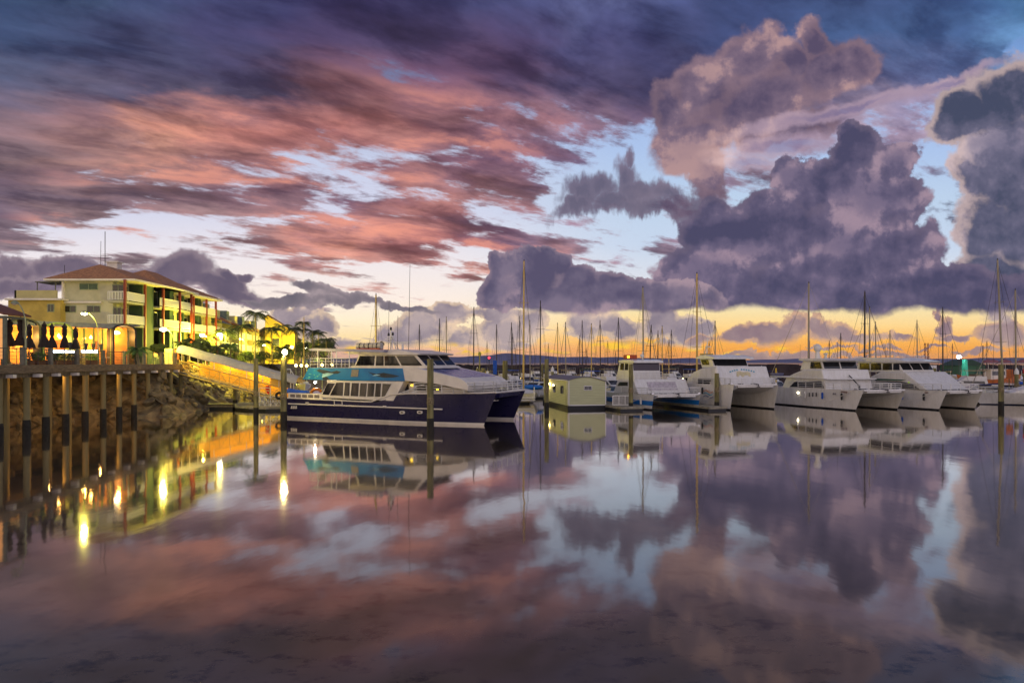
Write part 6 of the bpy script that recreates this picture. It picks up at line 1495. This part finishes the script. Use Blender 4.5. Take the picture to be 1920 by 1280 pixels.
PALMS = [(477, 588, 118, 'tall feathery palm standing above the terraced house roofs', 18, 2.6, LEAF[0]), (511, 619, 140, 'dark palm directly before the yellow gable', 18, 3.0, LEAF[2]), (552, 617, 158, 'dark palm just past the yellow gable', 18, 3.2, LEAF[2]),
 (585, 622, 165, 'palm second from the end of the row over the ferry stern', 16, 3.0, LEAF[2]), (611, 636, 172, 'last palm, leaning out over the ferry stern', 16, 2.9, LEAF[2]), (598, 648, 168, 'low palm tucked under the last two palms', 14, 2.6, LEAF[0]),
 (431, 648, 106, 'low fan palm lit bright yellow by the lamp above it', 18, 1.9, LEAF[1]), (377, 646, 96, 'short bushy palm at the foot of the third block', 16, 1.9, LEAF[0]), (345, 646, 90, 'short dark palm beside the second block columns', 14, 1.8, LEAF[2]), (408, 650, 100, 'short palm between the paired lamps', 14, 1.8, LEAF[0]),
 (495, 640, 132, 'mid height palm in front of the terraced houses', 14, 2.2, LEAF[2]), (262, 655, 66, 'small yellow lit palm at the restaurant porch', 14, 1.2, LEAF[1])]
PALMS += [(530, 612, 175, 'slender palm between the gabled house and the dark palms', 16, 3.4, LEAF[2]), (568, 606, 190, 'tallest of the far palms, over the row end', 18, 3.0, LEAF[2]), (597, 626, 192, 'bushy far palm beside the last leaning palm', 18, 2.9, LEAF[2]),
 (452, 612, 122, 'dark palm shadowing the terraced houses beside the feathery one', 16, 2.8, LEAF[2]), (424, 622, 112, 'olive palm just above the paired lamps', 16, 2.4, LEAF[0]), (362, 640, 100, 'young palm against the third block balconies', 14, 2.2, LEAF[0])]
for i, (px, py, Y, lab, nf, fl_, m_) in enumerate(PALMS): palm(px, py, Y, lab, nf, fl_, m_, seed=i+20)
SH = [(292, 668, 96, .9), (312, 664, 98, 1.1), (338, 666, 92, 1.7), (362, 668, 97, 1.6), (392, 668, 103, 1.6), (418, 670, 108, 1.5), (446, 668, 116, 1.9), (470, 670, 122, 1.8), (488, 668, 130, 2.0), (520, 668, 148, 2.4), (540, 666, 160, 2.6), (563, 662, 176, 3.2), (590, 664, 180, 3.4), (612, 668, 186, 2.8)]
for i, (px, py, Y, r_) in enumerate(SH):
    t = thing('shrub', ORD[i+1]+' rounded shrub of the esplanade planting counted from the restaurant outward', 'shrub', (X(px, Y), Y, 5.7), 0, 'shrubs planted along the esplanade')
    mb = MB(); q = random.Random(i)
    for _ in range(5): leafball(mb, (q.uniform(-r_, r_)*.7, q.uniform(-.5, .5)*r_, r_*q.uniform(.45, .95)), r_*.55, 260, .15, q)
    mb.build('foliage', LEAF[i % 3], t); MB().tube((0, 0, 0), (0, 0, r_), .07).build('stem', TIMB, t)
for i, (px, Y, H, r_) in enumerate(((300, 97, 2.8, 1.5), (348, 103, 2.9, 1.5), (385, 112, 4.2, 2.0), (528, 165, 4.4, 2.2), (560, 178, 5.0, 2.4), (586, 196, 6.5, 3.2), (602, 205, 7.5, 3.6), (618, 215, 6.5, 3.4))):
    t = thing('street_tree', ORD[i+1]+' dark leafy tree of the esplanade row counted outward from the restaurant', 'tree', (X(px, Y), Y, 5.7), 0, 'leafy trees along the esplanade')
    q = random.Random(50+i); mb = MB(); mb.tube((0, 0, 0), (.1, 0, H*.55), .16, .1)
    for a in range(5): mb.tube((.08, 0, H*.5), (math.cos(a*1.3)*r_*.6, math.sin(a*1.3)*r_*.6, H*.8+.2*a*.3), .07, .03, 5)
    mb.build('trunk', TIMB, t); mb = MB()
    for _ in range(9): leafball(mb, (q.uniform(-r_, r_)*.75, q.uniform(-r_, r_)*.75, H*q.uniform(.62, 1.0)), r_*q.uniform(.3, .5), 230, .17, q)
    mb.build('crown', LEAF[(0, 2, 0)[i % 3]], t)
# parked van and people-free kiosk sign on the esplanade edge
for i, (px, Y) in enumerate(((306, 92), (505, 145))):
    pass
